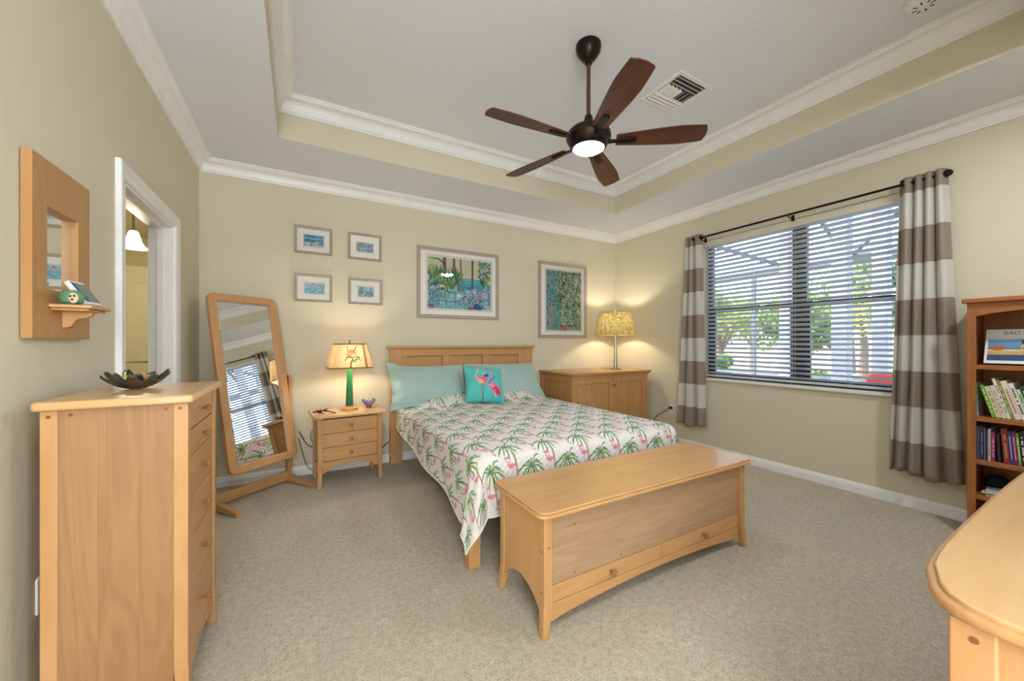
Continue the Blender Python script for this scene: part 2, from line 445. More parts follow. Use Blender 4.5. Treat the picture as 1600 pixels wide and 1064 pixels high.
# hall behind the camera
mb = MB(); mb.box(X0 - .12, X0, Y0 - 2.6, Y0 - .15, 0, 3.3); mb.box(1.9, 2.0, Y0 - 2.6, Y0 - .15, 0, 3.3); mb.box(X0, 1.9, Y0 - 2.7, Y0 - 2.6, 0, 3.3)
struct(mb, 'wall_hall', M['wall'], smooth=False)

def sweep(prof, x0, x1, y0, y1, inside=1):
    """mitred moulding round a rectangle; prof = (distance from wall, z)"""
    mb = MB(); n = len(prof); cs = [(x0, y0, 1, 1), (x1, y0, -1, 1), (x1, y1, -1, -1), (x0, y1, 1, -1)]
    vs = [(cx + sx * d * inside, cy + sy * d * inside, z) for cx, cy, sx, sy in cs for d, z in prof]
    fs = [(k * n + i, k * n + (i + 1) % n, ((k + 1) % 4) * n + (i + 1) % n, ((k + 1) % 4) * n + i) for k in range(4) for i in range(n)]
    return mb.add(vs, fs)
def crown(z, h, d):
    pts = [(0, 0), (.012, 0), (.014, .012), (.022, .016), (.024, .026)]
    for k in range(9):
        a = k / 8; pts.append((.026 + (d - .046) * (1 - math.cos(a * PI / 2)), .030 + (h - .056) * math.sin(a * PI / 2)))
    pts += [(d - .016, h - .022), (d - .010, h - .014), (d, h - .010), (d, h), (0, h)]
    return [(a, z - h + b) for a, b in pts]
struct(sweep(crown(ZC, .100, .095), X0, X1, Y0, Y1), 'trim_1', M['trim'], ang=25)
struct(sweep(crown(ZT, .115, .105), TX0, TX1, TY0, TY1), 'trim_2', M['trim'], ang=25)
def baseprof(h):
    return [(0, 0), (.016, 0), (.016, h * .62), (.012, h * .68), (.013, h * .76), (.008, h * .86), (.007, h * .95), (.003, h), (0, h)]
def baserun(name, p0, p1, nrm):
    prof = baseprof(.085); mb = MB(); n = len(prof)
    vs = [(p[0] + nrm[0] * d, p[1] + nrm[1] * d, z) for p in (p0, p1) for d, z in prof]
    fs = [(i, (i + 1) % n, n + (i + 1) % n, n + i) for i in range(n)] + [tuple(range(n)), tuple(range(n, 2 * n))]
    struct(mb.add(vs, fs), name, M['trim'], ang=25)
baserun('baseboard_back', (X0, Y1), (X1, Y1), (0, -1))
baserun('baseboard_right', (X1, Y0), (X1, Y1), (-1, 0))
baserun('baseboard_left', (X0, Y0), (X0, DY0 - .075), (1, 0))
baserun('baseboard_corner', (X0, DY1 + .075), (X0, Y1), (1, 0))

# doorway casing and jambs
def casing(xs, s):
    mb = MB()
    prof = [(0, 0), (0, .010), (.010, .016), (.03, .014), (.05, .020), (.068, .022), (.073, .018), (.073, 0)]
    def seg(pts3):
        n = len(prof); vs = []
        for (y, z, oy, oz) in pts3: vs += [(xs + s * t_, y + oy * a_, z + oz * a_) for a_, t_ in prof]
        fs = [(k * n + i, k * n + (i + 1) % n, (k + 1) * n + (i + 1) % n, (k + 1) * n + i) for k in range(len(pts3) - 1) for i in range(n)]
        fs += [tuple(range(n)), tuple(range((len(pts3) - 1) * n, len(pts3) * n))]
        mb.add(vs, fs)
    seg([(DY0, 0, -1, 0), (DY0, DZ, -1, 1), (DY1, DZ, 1, 1), (DY1, 0, 1, 0)])
    return mb
struct(casing(X0, 1), 'trim_3', M['trim'], ang=25)
mb = MB(); xa, xb = X0 - .12, X0
mb.box(xa, xb, DY0 - .005, DY0 + .015, 0, DZ); mb.box(xa, xb, DY1 - .015, DY1 + .005, 0, DZ); mb.box(xa, xb, DY0 + .015, DY1 - .015, DZ - .015, DZ + .005)
mb.box(xa + .045, xa + .075, DY0 + .015, DY0 + .027, 0, DZ - .015); mb.box(xa + .045, xa + .075, DY1 - .027, DY1 - .015, 0, DZ - .015); mb.box(xa + .045, xa + .075, DY0 + .027, DY1 - .027, DZ - .027, DZ - .015)
struct(mb, 'trim_4', M['trim'], smooth=False)
# bathroom beyond the doorway
mb = MB()
mb.box(X0 - 1.7, X0 - 1.58, 1.6, 5.6, 0, 3.3); mb.box(X0 - 1.7, X0, 5.45, 5.57, 0, 3.3); mb.box(X0 - 1.7, X0 - .12, 1.5, 1.6, 0, 3.3); mb.box(X0 - .12, X0, 4.15, 5.45, 0, 3.3)
struct(mb, 'wall_bathroom', M['bathwall'], smooth=False)
mb = MB(); mb.box(X0 - 1.58, X0 - .12, 1.6, 5.45, 2.34, 2.44); struct(mb, 'ceiling_bathroom', M['bathwall'], smooth=False)
dr = bpy.data.objects.new('door_1', None); COL.objects.link(dr); dr['kind'] = 'structure'; dr.location = (-1.62, 5.44, 0)
mb = MB(); mb.box(-.45, .45, -.035, 0, .01, 2.03)
mb.build('door_leaf', M['dooroff'], dr, smooth=False)
def archpanel(x0, x1, z0, z1, rise):
    pts = [(x0, z0), (x1, z0), (x1, z1 - rise)]
    pts += [(x1 + (x0 - x1) * k / 10, z1 - rise + rise * math.sin(PI * k / 10)) for k in range(1, 10)] + [(x0, z1 - rise)]
    return pts
for (a, b) in ((-.36, -.04), (.04, .36)):
    mb = MB(); mb.prism(archpanel(a, b, .25, .9, 0.001), 'y', -.058, -.034); mb.build('door_panel', M['dooroff'], dr, bevel=.012)
    mb = MB(); mb.prism(archpanel(a, b, 1.02, 1.86, .06), 'y', -.058, -.034); mb.build('door_panel', M['dooroff'], dr, bevel=.012)
pend = thing('pendant_lamp', 'lit white bell glass lamp hanging in the bathroom beyond the doorway', 'lamp', (-1.13, 4.04, 2.34))
mb = MB(); mb.lathe([(.045, 0), (.045, -.012), (.008, -.02), (.008, -.25)], 16); mb.build('stem', M['nickel'], pend)
mb = MB(); mb.lathe([(.02, -.24), (.03, -.25), (.038, -.28), (.048, -.32), (.066, -.355), (.09, -.375), (.087, -.377), (.062, -.352), (.044, -.318), (.034, -.28), (.02, -.26)], 24); mb.build('bell_shade', M['pendglass'], pend)
point_light('pendant_bulb', (-1.13, 4.04, 1.93), 22, (1, .88, .68), .04)

# ================================================================ window
win = bpy.data.objects.new('window_1', None); COL.objects.link(win); win['kind'] = 'structure'; win.location = (X1, 1.75, 0)
def wb_(x0, x1, y0, y1, z0, z1): return (x0 - X1, x1 - X1, y0 - 1.75, y1 - 1.75, z0, z1)
FX0, FX1 = X1 + .09, X1 + .14
mb = MB()
for (y0, y1, z0, z1) in ((WY0, WY1, WZ0, WZ0 + .055), (WY0, WY1, WZ1 - .05, WZ1), (WY0, WY0 + .05, WZ0 + .055, WZ1 - .05), (WY1 - .05, WY1, WZ0 + .055, WZ1 - .05), (1.685, 1.80, WZ0 + .055, WZ1 - .05)):
    mb.box(*wb_(FX0, FX1, y0, y1, z0, z1))
mb.build('window_frame', M['darkframe'], win, bevel=.004)
for (y0, y1) in ((WY0 + .05, 1.685), (1.80, WY1 - .05)):
    mb = MB()
    mb.box(*wb_(FX0 + .004, FX1 - .006, y0, y1, 1.555, 1.60))
    mb.box(*wb_(FX0 + .01, FX1 - .006, y0, y0 + .022, WZ0 + .055, 1.555)); mb.box(*wb_(FX0 + .01, FX1 - .006, y1 - .022, y1, WZ0 + .055, 1.555))
    mb.build('window_sash', M['darkframe'], win, bevel=.002)
    mb = MB(); mb.box(*wb_(FX0 + .022, FX0 + .026, y0, y1, WZ0 + .055, WZ1 - .05)); mb.build('window_glass', glassmat('window_pane', .9), win, smooth=False)
mb = MB(); mb.box(*wb_(X1 - .03, FX0, WY0 + .002, WY1 - .002, WZ0 - .028, WZ0 + .002)); mb.build('window_sill', plain('marble_sill', 'e8e6e0', .25), win, bevel=.006)

# blind in the reveal
bl = thing('window_blind', 'wide horizontal slat blind with pale valance filling the dark framed window', 'blind', (X1 + .045, 1.75, 0))
HL = (WY1 - WY0) / 2 - .006
mb = MB()
tilt = R(-28)
ns = 32; 
for i in range(ns):
    z = .895 + i * (2.285 - .895) / (ns - 1)
    hw, th = .0215, .0014
    cs, sn = math.cos(tilt), math.sin(tilt)
    poly = []
    for (a, b) in ((-hw, -th), (0, -th + .002), (hw, -th), (hw, th), (0, th + .002), (-hw, th)):
        poly.append((a * cs - b * sn, z + a * sn + b * cs))
    mb.prism(poly, 'y', -HL, HL)
mb.build('slats', M['slat'], bl, smooth=False)
mb = MB(); mb.box(-.045, -.030, -HL, HL, 2.287, 2.357); mb.build('valance', M['valance'], bl, bevel=.004)
mb = MB(); mb.box(-.026, .028, -HL, HL, 2.31, 2.355); mb.build('headrail', M['valance'], bl)
mb = MB(); mb.box(-.024, .024, -HL, HL, .852, .872); mb.build('bottom_rail', M['slat'], bl, bevel=.004)
for yy in (-.74, -.40, 0.02, .36, .74):
    mb = MB()
    for xx in (-.026, .026): mb.box(xx - .0008, xx + .0008, yy - .0012, yy + .0012, .86, 2.31)
    mb.box(-.027, -.024, yy - .012, yy - .008, .85, .874); mb.box(-.027, -.024, yy + .008, yy + .012, .85, .874)
    mb.build('ladder_cord', M['white'], bl, smooth=False)

# curtain rod and curtains
XR = 3.87
rod = thing('curtain_rod', 'thin dark bronze curtain rod above the window', 'curtain rod', (XR, 1.75, 2.385))
mb = MB(); mb.tube([(0, -.90, 0), (0, .92, 0)], .0095, 12); mb.build('pole', M['bronze'], rod)
for sy, yy in ((-1, -.94), (1, .94)):
    mb = MB(); mb.lathe([(.001, -.03), (.012, -.028), (.012, -.018), (.006, -.012), (.024, .004), (.026, .018), (.018, .034), (.001, .042)], 8, axis='y')
    mb.xf(Matrix.Translation((0, yy + sy * .01, 0)) @ Matrix.Diagonal((1, sy, 1, 1)))
    mb.build('finial', M['bronze'], rod, ang=20)
for yy in (-.80, .005, .86):
    mb = MB(); mb.tube([(0, yy, -.014), (.02, yy, -.022), (.07, yy, -.022), (.089, yy, -.02)], .005, 8); mb.box(.084, .0895, yy - .012, yy + .012, -.045, .01)
    mb.build('bracket', M['bronze'], rod)
def curtain(label, y0t, y1t, y0b, y1b, nf, phase, zb, amp0, amp1, groms):
    t = thing('curtain', label, 'curtain', (XR, (y0t + y1t) / 2, 0))
    yc = (y0t + y1t) / 2; nu, nv = nf * 16 + 1, 60
    def fn(u, v):
        z = zb + (2.425 - zb) * v
        w = 1 - v
        a_ = y0b + (y0t - y0b) * v ** .8; b_ = y1b + (y1t - y1b) * v ** .8
        y = a_ + (b_ - a_) * u
        ph = 2 * PI * nf * (u + .05 * math.sin(5 * u + 2 * v + phase)) + phase
        amp = amp0 + (amp1 - amp0) * w
        x = amp * (math.sin(ph) + .25 * w * math.sin(2.3 * ph + 1.7)) + .008 * w * math.sin(9 * u + 4 * v)
        y += .25 * amp * math.cos(ph) * .8
        zz = z + (.014 * math.sin(7 * u + phase) * w if v < .02 else 0)
        return (x, y - yc, zz)
    mb = MB(); mb.grid(fn, nu, nv)
    o = mb.build('fabric', M['curtain'], t, recalc=False, ang=80)
    sm = o.modifiers.new('thick', 'SOLIDIFY'); sm.thickness = .0025
    for g in groms:
        k = MB(); k.grid(lambda a, b: ((.004 * math.cos(2 * PI * b)), (.021 + .005 * math.cos(2 * PI * b)) * math.cos(2 * PI * a), (.021 + .005 * math.cos(2 * PI * b)) * math.sin(2 * PI * a) + 0), 20, 8, True, True)
        k.xf(Matrix.Translation((g[0], g[1] - yc, 2.385)) @ Matrix.Rotation(R(g[2]), 4, 'Z')); k.build('grommet', M['bronze'], t)
    return t
curtain('taupe and white striped curtain left of the window, narrowly gathered', 2.60, 2.80, 2.56, 2.905, 3, .6, .285, .024, .036, [(-.02, 2.585, 60)])
curtain('taupe and white striped curtain right of the window beside the bookcase', .785, 1.03, .715, 1.085, 4, 2.2, .265, .024, .034, [(-.02, .99, 60)])

# ================================================================ outdoors
def groundmat():
    t = NT('lawn_and_mulch'); co = t.n('TexCoord').outputs['Object']
    a = t.n('TexNoise', {'Vector': co, 'Scale': .5, 'Detail': 4.0}).outputs[0]
    b = t.n('TexNoise', {'Vector': co, 'Scale': 12.0, 'Detail': 4.0}).outputs[0]
    c = t.mix(t.math('GREATER_THAN', a, .55), lin('a38a6e'), lin('7f8a50'))
    c = t.mix(t.math('MULTIPLY', b, .4), c, lin('5f5a40'))
    return t.done(t.n('BsdfPrincipled', {'Base Color': c, 'Roughness': 1.0}).outputs[0])
mb = MB(); mb.box(-40, 80, -60, 80, -.35, -.16); tag(mb.build('lawn', groundmat(), smooth=False), 'sunlit lawn and mulch stretching away beyond the patio outside the window', 'ground'); bpy.data.objects['lawn']['kind'] = 'structure'
mb = MB(); mb.box(X1 + T + .01, 7.4, -3.5, 8.5, -.155, -.05); struct(mb, 'patio_slab', plain('patio_concrete', 'a9a8a6', .8), smooth=False)
cage = thing('screen_enclosure', 'dark framed patio screen enclosure outside the window', 'enclosure', (7.0, 2.5, -.05))
DK = plain('enclosure_bronze', '59626c', .5); LT = plain('enclosure_column_paint', 'a8adb8', .7)
def beam(name, a, b, w, m):
    a, b = Vector(a), Vector(b); d = (b - a); mb = MB(); mb.box(-w / 2, w / 2, -w / 2, w / 2, 0, d.length)
    mb.xf(Matrix.Translation(a) @ d.to_track_quat('Z', 'Y').to_matrix().to_4x4()); return mb.build(name, m, cage, smooth=False)
for y in (4.47, 3.71, 1.45, .3, -1.2, -2.7, 6.2): beam('post', (0, y - 2.5, 0), (0, y - 2.5, 2.55), .06, DK)
beam('beam', (0, -6, 2.5), (0, 6, 2.5), .09, DK); beam('beam', (0, -6, .75), (0, 6, .75), .045, DK)
for y in (-2.7, -1.2, .3, 1.45, 2.4): beam('rafter', (0, y - 2.5, 2.52), (-1.5, y - 2.5, 3.25), .045, DK); beam('rafter', (-1.5, y - 2.5, 3.25), (-2.83, y - 2.5, 3.30), .045, DK)
beam('beam', (-1.5, -6, 3.25), (-1.5, 6, 3.25), .06, DK); beam('brace', (0, -.1, 2.5), (-1.5, -1.6, 3.25), .05, DK); beam('brace', (0, .65, 2.5), (-1.5, 2.0, 3.25), .05, DK)
for k, (y, w) in enumerate(((2.08, .16), (1.71, .14), (2.70, .12))):
    mb = MB(); mb.box(-w / 2, w / 2, -w / 2, w / 2, -.05, 3.2); mb.box(-w / 2 - .03, w / 2 + .03, -w / 2 - .03, w / 2 + .03, -.05, .1); mb.box(-w / 2 - .03, w / 2 + .03, -w / 2 - .03, w / 2 + .03, 3.1, 3.2)
    o = mb.build('patio_column', LT, bevel=.006, smooth=False); o.location = (5.9, y, 0)
    tag(o, ['square pale patio column in the middle of the right window pane', 'square pale patio column near the right curtain outside the window', 'slimmer square pale patio column in the left half of the window'][k], 'column', 'patio columns outside the window')
ch = thing('patio_chair', 'small red patio chair at the lower right corner of the window', 'chair', (5.6, 1.50, -.05), R(20))
RED = plain('red_cushion', 'b8372f', .7)
mb = MB(); mb.prism(rrect(-.24, .24, -.24, .24, .05), 'z', .40, .47); mb.build('seat', RED, ch, bevel=.015)
mb = MB(); mb.prism(rrect(-.24, .24, .46, .92, .07), 'x', .20, .26); mb.xf(Matrix.Rotation(0, 4, 'X')); mb.build('backrest', RED, ch, bevel=.015)
for sx in (-1, 1):
    for sy in (-1, 1):
        mb = MB(); mb.tube([(sx * .21, sy * .21, 0), (sx * .2, sy * .2, .41 if sx < 0 else .75)], .014); mb.build('leg', DK, ch)
leafm = []
for nm, a, b in (('leaf_green', '8aa45a', '5d7f45'), ('leaf_yellow', 'c4c472', '94a85a'), ('leaf_dark', '6a8a58', '4a6a45')):
    t = NT(nm); oi = t.n('TexCoord').outputs['Object']; n = t.n('TexNoise', {'Vector': oi, 'Scale': 4.0}).outputs[0]
    c = t.mix(n, lin(a), lin(b)); leafm.append(t.done(t.n('MixShader', {0: .35, 1: t.n('BsdfDiffuse', {0: c}).outputs[0], 2: t.n('BsdfTranslucent', {0: c}).outputs[0]}).outputs[0]))
BARK = plain('bark', '75604a', .9)
def tree(x, y, h, r, m, label, palm=False, kind='tree'):
    t = thing(kind, label, 'tree' if kind != 'hedge_shrub' else 'shrub', (x, y, -.16), group='trees and shrubs beyond the patio')
    rr = random.Random(int(x * 100 + y * 37))
    mb = MB()
    if palm:
        mb.tube([(0, 0, 0), (.1, 0, h * .4), (.05, .1, h * .8)], [.14, .11, .09]); mb.build('trunk', BARK, t)
        mb = MB()
        for k in range(22):
            a = 2 * PI * k / 22 + rr.random() * .2; el = rr.uniform(-.2, 1.1); L = r
            pts = []
            for q in range(7):
                s_ = q / 6; rad = L * s_ * math.cos(el * (1 - .5 * s_)); z = h * .8 + L * s_ * math.sin(el) - L * .8 * s_ * s_
                pts.append(Vector((rad * math.cos(a) + .05, rad * math.sin(a) + .1, z)))
            sd = Vector((-math.sin(a), math.cos(a), 0))
            for q in range(6):
                for s2 in (-1, 1):
                    for e in (0, .5):
                        p = pts[q].lerp(pts[q + 1], e); w = .32 * r * math.sin(PI * (q + e + .6) / 7)
                        mb.add([p, p + (pts[q + 1] - pts[q]) * .35, p + sd * s2 * w + Vector((0, 0, -.3 * w)) + (pts[q + 1] - pts[q]) * .6], [(0, 1, 2)])
        mb.build('fronds', m, t, smooth=False, recalc=False)
    else:
        if kind == 'tree':
            mb.tube([(0, 0, 0), (.08, .05, h * .3), (0, .1, h * .6)], [.16, .12, .07])
            for k in range(4):
                a = k * 1.7; mb.tube([(0.05, .05, h * .35), (r * .5 * math.cos(a), r * .5 * math.sin(a), h * .7)], [.07, .02], 6)
            mb.build('trunk', BARK, t)
        else:
            for k in range(5):
                a = k * 1.3; mb.tube([(0, 0, 0), (r * .4 * math.cos(a), r * .4 * math.sin(a), h * .6)], [.04, .015], 5)
            mb.build('stems', BARK, t)
        mb = MB(); nc = 9
        cl = [(rr.uniform(-.6, .6) * r, rr.uniform(-.6, .6) * r, (rr.uniform(.5, .95) if kind == 'tree' else rr.uniform(.2, .85)) * h, rr.uniform(.35, .55) * r) for _ in range(nc)]
        for k in range(1500):
            c = cl[k % nc]; d = Vector((rr.gauss(0, 1), rr.gauss(0, 1), rr.gauss(0, 1))).normalized() * c[3] * rr.random() ** .35
            p = Vector(c[:3]) + d; u = Vector((rr.gauss(0, 1), rr.gauss(0, 1), rr.gauss(0, 1))).normalized(); w = u.orthogonal().normalized(); s_ = .085 + .05 * r * rr.random()
            mb.add([p - u * s_, p + w * s_ * .5, p + u * s_, p - w * s_ * .5], [(0, 1, 2, 3)])
        mb.build('foliage', m, t, smooth=False, recalc=False)
    return t
tree(13, 8.0, 3.0, 1.15, leafm[1], 'yellow green tree behind the left edge of the window')
tree(21, 11.2, 3.4, 1.7, leafm[0], 'rounded green tree far away behind the left window pane')
tree(13, 5.5, 2.8, 1.1, leafm[0], 'leafy green tree seen just left of the pale columns')
tree(22, 7.4, 5.4, 2.0, leafm[1], 'tall yellow green tree behind the right pane of the window')
tree(13, 3.2, 3.4, 1.05, leafm[2], 'dark green tree at the far right of the window view')
tree(17, 5.4, 3.2, 1.3, leafm[1], 'palm tree with drooping fronds beyond the patio', True, 'palm_tree')
tree(27, 17.5, 4.0, 1.9, leafm[2], 'distant dark tree farthest away behind the left pane')
tree(27, 12.2, 4.4, 2.0, leafm[0], 'distant tree behind the dark window mullion')
tree(10.6, 4.35, 1.1, .5, leafm[0], 'low green shrub between the patio and the leafy trees', False, 'hedge_shrub')
tree(10.6, 6.6, 1.1, .5, leafm[0], 'low green shrub beside the yellow green tree', False, 'hedge_shrub')

# ================================================================ furniture
def wpeg(mb, c, r, axis, d=.0012):
    prof = [(r, -.002), (r, d), (r * .8, d * 1.3)]
    mb.lathe(prof, 12, c, axis); return mb
def knob(parent, loc, rotz=0, s=1.0, mat=None, shaft=.012):
    """turned wooden knob pointing along local -y"""
    mb = MB(); mb.lathe([(.008 * s, .004), (.0075 * s, -.010 * s), (.011 * s, -.016 * s), (.0165 * s, -.022 * s), (.0165 * s, -.027 * s), (.010 * s, -.032 * s), (.001, -.033 * s)], 20, axis='y')
    mb.xf(Matrix.Translation(loc) @ Matrix.Rotation(rotz, 4, 'Z'))
    return mb.build('knob', mat or M['knob'], parent)
def arch(x0, x1, zt, zb, ze, n=14):
    """board with an arched lower edge: top zt, lower edge zb in the middle, ze at the ends"""
    pts = [(x0, zt), (x1, zt), (x1, ze)]
    for k in range(1, n): 
        u = k / n; pts.append((x1 + (x0 - x1) * u, ze + (zb - ze) * math.sin(PI * u) ** .7))
    return pts + [(x0, ze)]

# ---- tall chest of six drawers (front looks to +x)
ch = thing('chest_of_drawers', 'tall narrow light maple chest of six drawers against the left wall', 'chest of drawers', (-.485, 1.865, 0))
cx0, cx1, cy0, cy1, zt = -.168, .165, -.245, .235, 1.022      # body in local coordinates
mb = MB(); mb.prism(rrect(-.178, .183, -.272, .262, .012, 4), 'z', zt + .002, zt + .028); mb.build('top', M['maple_topy'], ch, bevel=.007, seg=3)
for sx, xa, xb in ((0, cx0, cx0 + .036), (1, cx1 - .038, cx1)):
    for sy, ya, yb in ((0, cy0, cy0 + .036), (1, cy1 - .036, cy1)):
        mb = MB(); z1 = zt
        dx = .018 * (1 if sx else 0)
        mb.frustum((xa + (.008 if not sx else .010), xb - (.010 if not sx else 0) + dx * .2, ya + (0 if not sy else .008), yb - (.008 if not sy else 0)), (xa, xb, ya, yb), 0, .16)
        mb.box(xa, xb, ya, yb, .16, z1)
        mb.build('leg', M['maple_z'], ch, bevel=.0025)
for ya, yb, flip in ((cy0 + .004, cy0 + .020, 1), (cy1 - .020, cy1 - .004, 0)):
    mb = MB(); mb.prism(arch(cx0 + .036, cx1 - .038, zt, .12, .06), 'y', ya, yb); mb.build('side_panel', M['maple_panelz'], ch)
mb = MB(); mb.box(cx0, cx0 + .01, cy0 + .036, cy1 - .036, .08, zt); mb.build('back_panel', M['maple_z'], ch)
for p in ((cx0 + .018, cy0, 1.004), (cx0 + .062, cy0 + .004, 1.006), (cx1 - .056, cy0 + .004, 1.006), (cx1 - .020, cy0, 1.006), (cx1 - .022, cy0, .10)):
    mb = MB(); wpeg(mb, p, .005, 'y', -.0012); mb.build('peg', M['peg'], ch)
mb = MB(); mb.box(cx0 + .012, cx1 - .02, cy0 + .022, cy1 - .022, .135, zt - .002); mb.build('carcass', plain('drawer_gap', '4a3018', .8), ch)
bz = [1.018, .921, .826, .68, .535, .34, .135]
for k in range(6):
    z0, z1 = bz[k + 1] + .0025, bz[k] - .0025
    mb = MB(); mb.box(cx1 - .024, cx1 - .006, cy0 + .0385, cy1 - .0385, z0, z1)
    d = mb.build('drawer', M['maple_y'], ch, bevel=.0015)
    knob(d, (cx1 - .006, 0, (z0 + z1) / 2), PI / 2, .8)
mb = MB(); mb.prism([(y, z) for y, z in arch(cy0 + .036, cy1 - .036, .133, .105, .05)], 'x', cx1 - .026, cx1 - .006); mb.build('apron', M['maple_y'], ch, bevel=.001)

# ---- metal leaf dish on the chest
dish = thing('leaf_dish', 'dark patinated metal dish of overlapping leaves on the tall chest', 'dish', (-.525, 1.90, 1.0505))
dish.scale = (.64, .64, .82)
def patina():
    t = NT('patina_metal'); co = t.n('TexCoord').outputs['Object']
    n = t.n('TexNoise', {'Vector': co, 'Scale': 22.0, 'Detail': 5.0}).outputs[0]
    c = t.ramp(n, [(.35, lin('2b3a4a')), (.5, lin('4f5a4c')), (.62, lin('7a5a44'))])
    return t.done(t.n('BsdfPrincipled', {'Base Color': c, 'Roughness': .42, 'Metallic': .6}).outputs[0])
PAT = patina()
for ring, (nl, rl, zl, wl, a0) in enumerate(((9, .150, .052, .055, 0), (8, .112, .040, .046, .35))):
    for k in range(nl):
        a = 2 * PI * k / nl + a0; mb = MB(); L = rl * (1.0 + .08 * math.sin(k * 2.3))
        def fn(u, v, a=a, L=L):
            r_ = .012 + (L - .012) * v; w = wl * (math.sin(PI * min(1, (v * .92 + .05))) ** .7) * (1 - .35 * v)
            w *= 1 + .16 * math.sin(v * 22); s_ = (u - .5) * 2
            z = .012 + zl * 1.25 * (r_ / rl) ** 2.2 + .006 * ring - .010 * (1 - abs(s_)) + .002 * math.sin(s_ * 12)
            y = s_ * w
            return (r_ * math.cos(a) - y * math.sin(a), r_ * math.sin(a) + y * math.cos(a), z)
        mb.grid(fn, 9, 14); o = mb.build('leaf', PAT, dish, recalc=False, ang=60); sm = o.modifiers.new('t', 'SOLIDIFY'); sm.thickness = .002; sm.offset = 1
for a in (.3, 2.4, 4.5): mb = MB(); mb.ball((.04 * math.cos(a), .04 * math.sin(a), .006), .006, 10, 6); mb.build('foot', PAT, dish)
o = MB().lathe([(.001, 0), (.014, 0), (.019, .012), (.018, .026), (.012, .03), (.001, .03)], 20).build('candle', plain('terracotta_candle', 'c4875a', .6)); o.location = (-.502, 1.908, 1.072)
tag(o, 'short terracotta coloured candle standing in the metal leaf dish', 'candle')
o = MB().lathe([(.001, 0), (.008, 0), (.009, .02), (.004, .03), (.004, .038), (.006, .04), (.001, .041)], 16).build('glass_bottle', plain('yellow_green_glass', 'a3ad4c', .1)); o.location = (-.553, 1.895, 1.074)
tag(o, 'tiny yellow green glass bottle in the metal leaf dish', 'bottle')

# ---- wall mirror with shelf on the left wall
wm = thing('wall_mirror', 'maple framed wall mirror with a small shelf on the left wall', 'mirror', (X0, 1.86, 1.52))
def fr_(y, z): return (y - 1.86, z - 1.52)
fy0, fy1, fz0, fz1 = 1.685, 2.04, 1.235, 1.80
oy0, oy1, oz0, oz1 = 1.762, 1.955, 1.392, 1.655
for (a, b, c, d, mt) in ((fy0, oy0, fz0, fz1, 'z'), (oy1, fy1, fz0, fz1, 'z'), (oy0, oy1, oz1, fz1, 'z'), (oy0, oy1, fz0, oz0, 'z')):
    mb = MB(); mb.box(.003, .027, a - 1.86, b - 1.86, c - 1.52, d - 1.52); mb.build('frame', wood('mirror_frame_wood', 'c1935e', '9c6a3a', 'z', contrast=.45), wm, bevel=.0004)
mb = MB(); mb.box(0.001, .006, oy0 - 1.86, oy1 - 1.86, oz0 - 1.52, oz1 - 1.52); mb.build('glass', M['mirror'], wm, smooth=False)
mb = MB(); mb.prism([(.027, -.095), (.122, -.085), (.122, .065), (.027, .075)], 'z', 1.334 - 1.52, 1.346 - 1.52)
mb.prism([(.027, -.085), (.112, -.075), (.112, .055), (.027, .065)], 'z', 1.326 - 1.52, 1.334 - 1.52); mb.build('shelf', M['maple_y'], wm, bevel=.003)
mb = MB(); pts = [(.027, 1.326 - 1.52), (.10, 1.326 - 1.52), (.098, 1.314 - 1.52), (.085, 1.306 - 1.52), (.065, 1.303 - 1.52), (.054, 1.29 - 1.52), (.05, 1.278 - 1.52), (.038, 1.272 - 1.52), (.027, 1.272 - 1.52)]
mb.prism(pts, 'y', -.014, .010); mb.build('bracket', M['maple_z'], wm, bevel=.0015)
# things on that shelf
po = thing('ceramic_pot', 'small green glazed pot with a painted face on the mirror shelf', 'pot', (-.650, 1.793, 1.3465))
po.scale = (.86, .86, 1.25)
mb = MB(); mb.lathe([(.001, 0), (.018, 0), (.030, .007), (.034, .018), (.031, .028), (.023, .034), (.024, .037), (.020, .036), (.019, .030), (.001, .012)], 28); mb.build('body', plain('celadon_glaze', '5f8f6c', .25), po)
mb = MB(); mb.ball((.014, -.029, .016), .014, 14, 10, (1, .6, 1)); f = mb.build('face', plain('face_clay', 'd8c0a0', .5), po)
mb = MB()
for dx, dz in ((-.005, .003), (.005, .004), (0, -.005)): mb.ball((.014 + dx, -.0365, .017 + dz), .003, 8, 6, (1.3, .5, 1))
mb.build('painted_features', M['black'], f)
ws = thing('weather_clock', 'white digital weather clock leaning back on the mirror shelf', 'clock', (-.628, 1.868, 1.351), R(84))
mt_ = Matrix.Rotation(R(-33), 4, 'X') @ Matrix.Diagonal((1.15, 1, 1.5, 1))
mb = MB(); mb.prism(rrect(-.032, .042, 0, .062, .006), 'y', -.007, .007); mb.xf(mt_); mb.build('case', M['white'], ws, bevel=.002)
mb = MB(); mb.box(-.012, .038, -.0085, -.0068, .006, .056); mb.xf(mt_); mb.build('screen', plain('lcd', '6f7f78', .15), ws, smooth=False)
mb = MB(); mb.box(-.028, -.015, -.0085, -.0068, .006, .056); mb.xf(mt_); mb.build('blue_panel', plain('clock_blue', '3c4f86', .4), ws, smooth=False)
mb = MB(); mb.box(-.024, -.004, .0068, .0085, .018, .040); mb.box(.006, .026, .0068, .0085, .018, .040); mb.xf(mt_); mb.build('rear_vents', M['black'], ws, smooth=False)

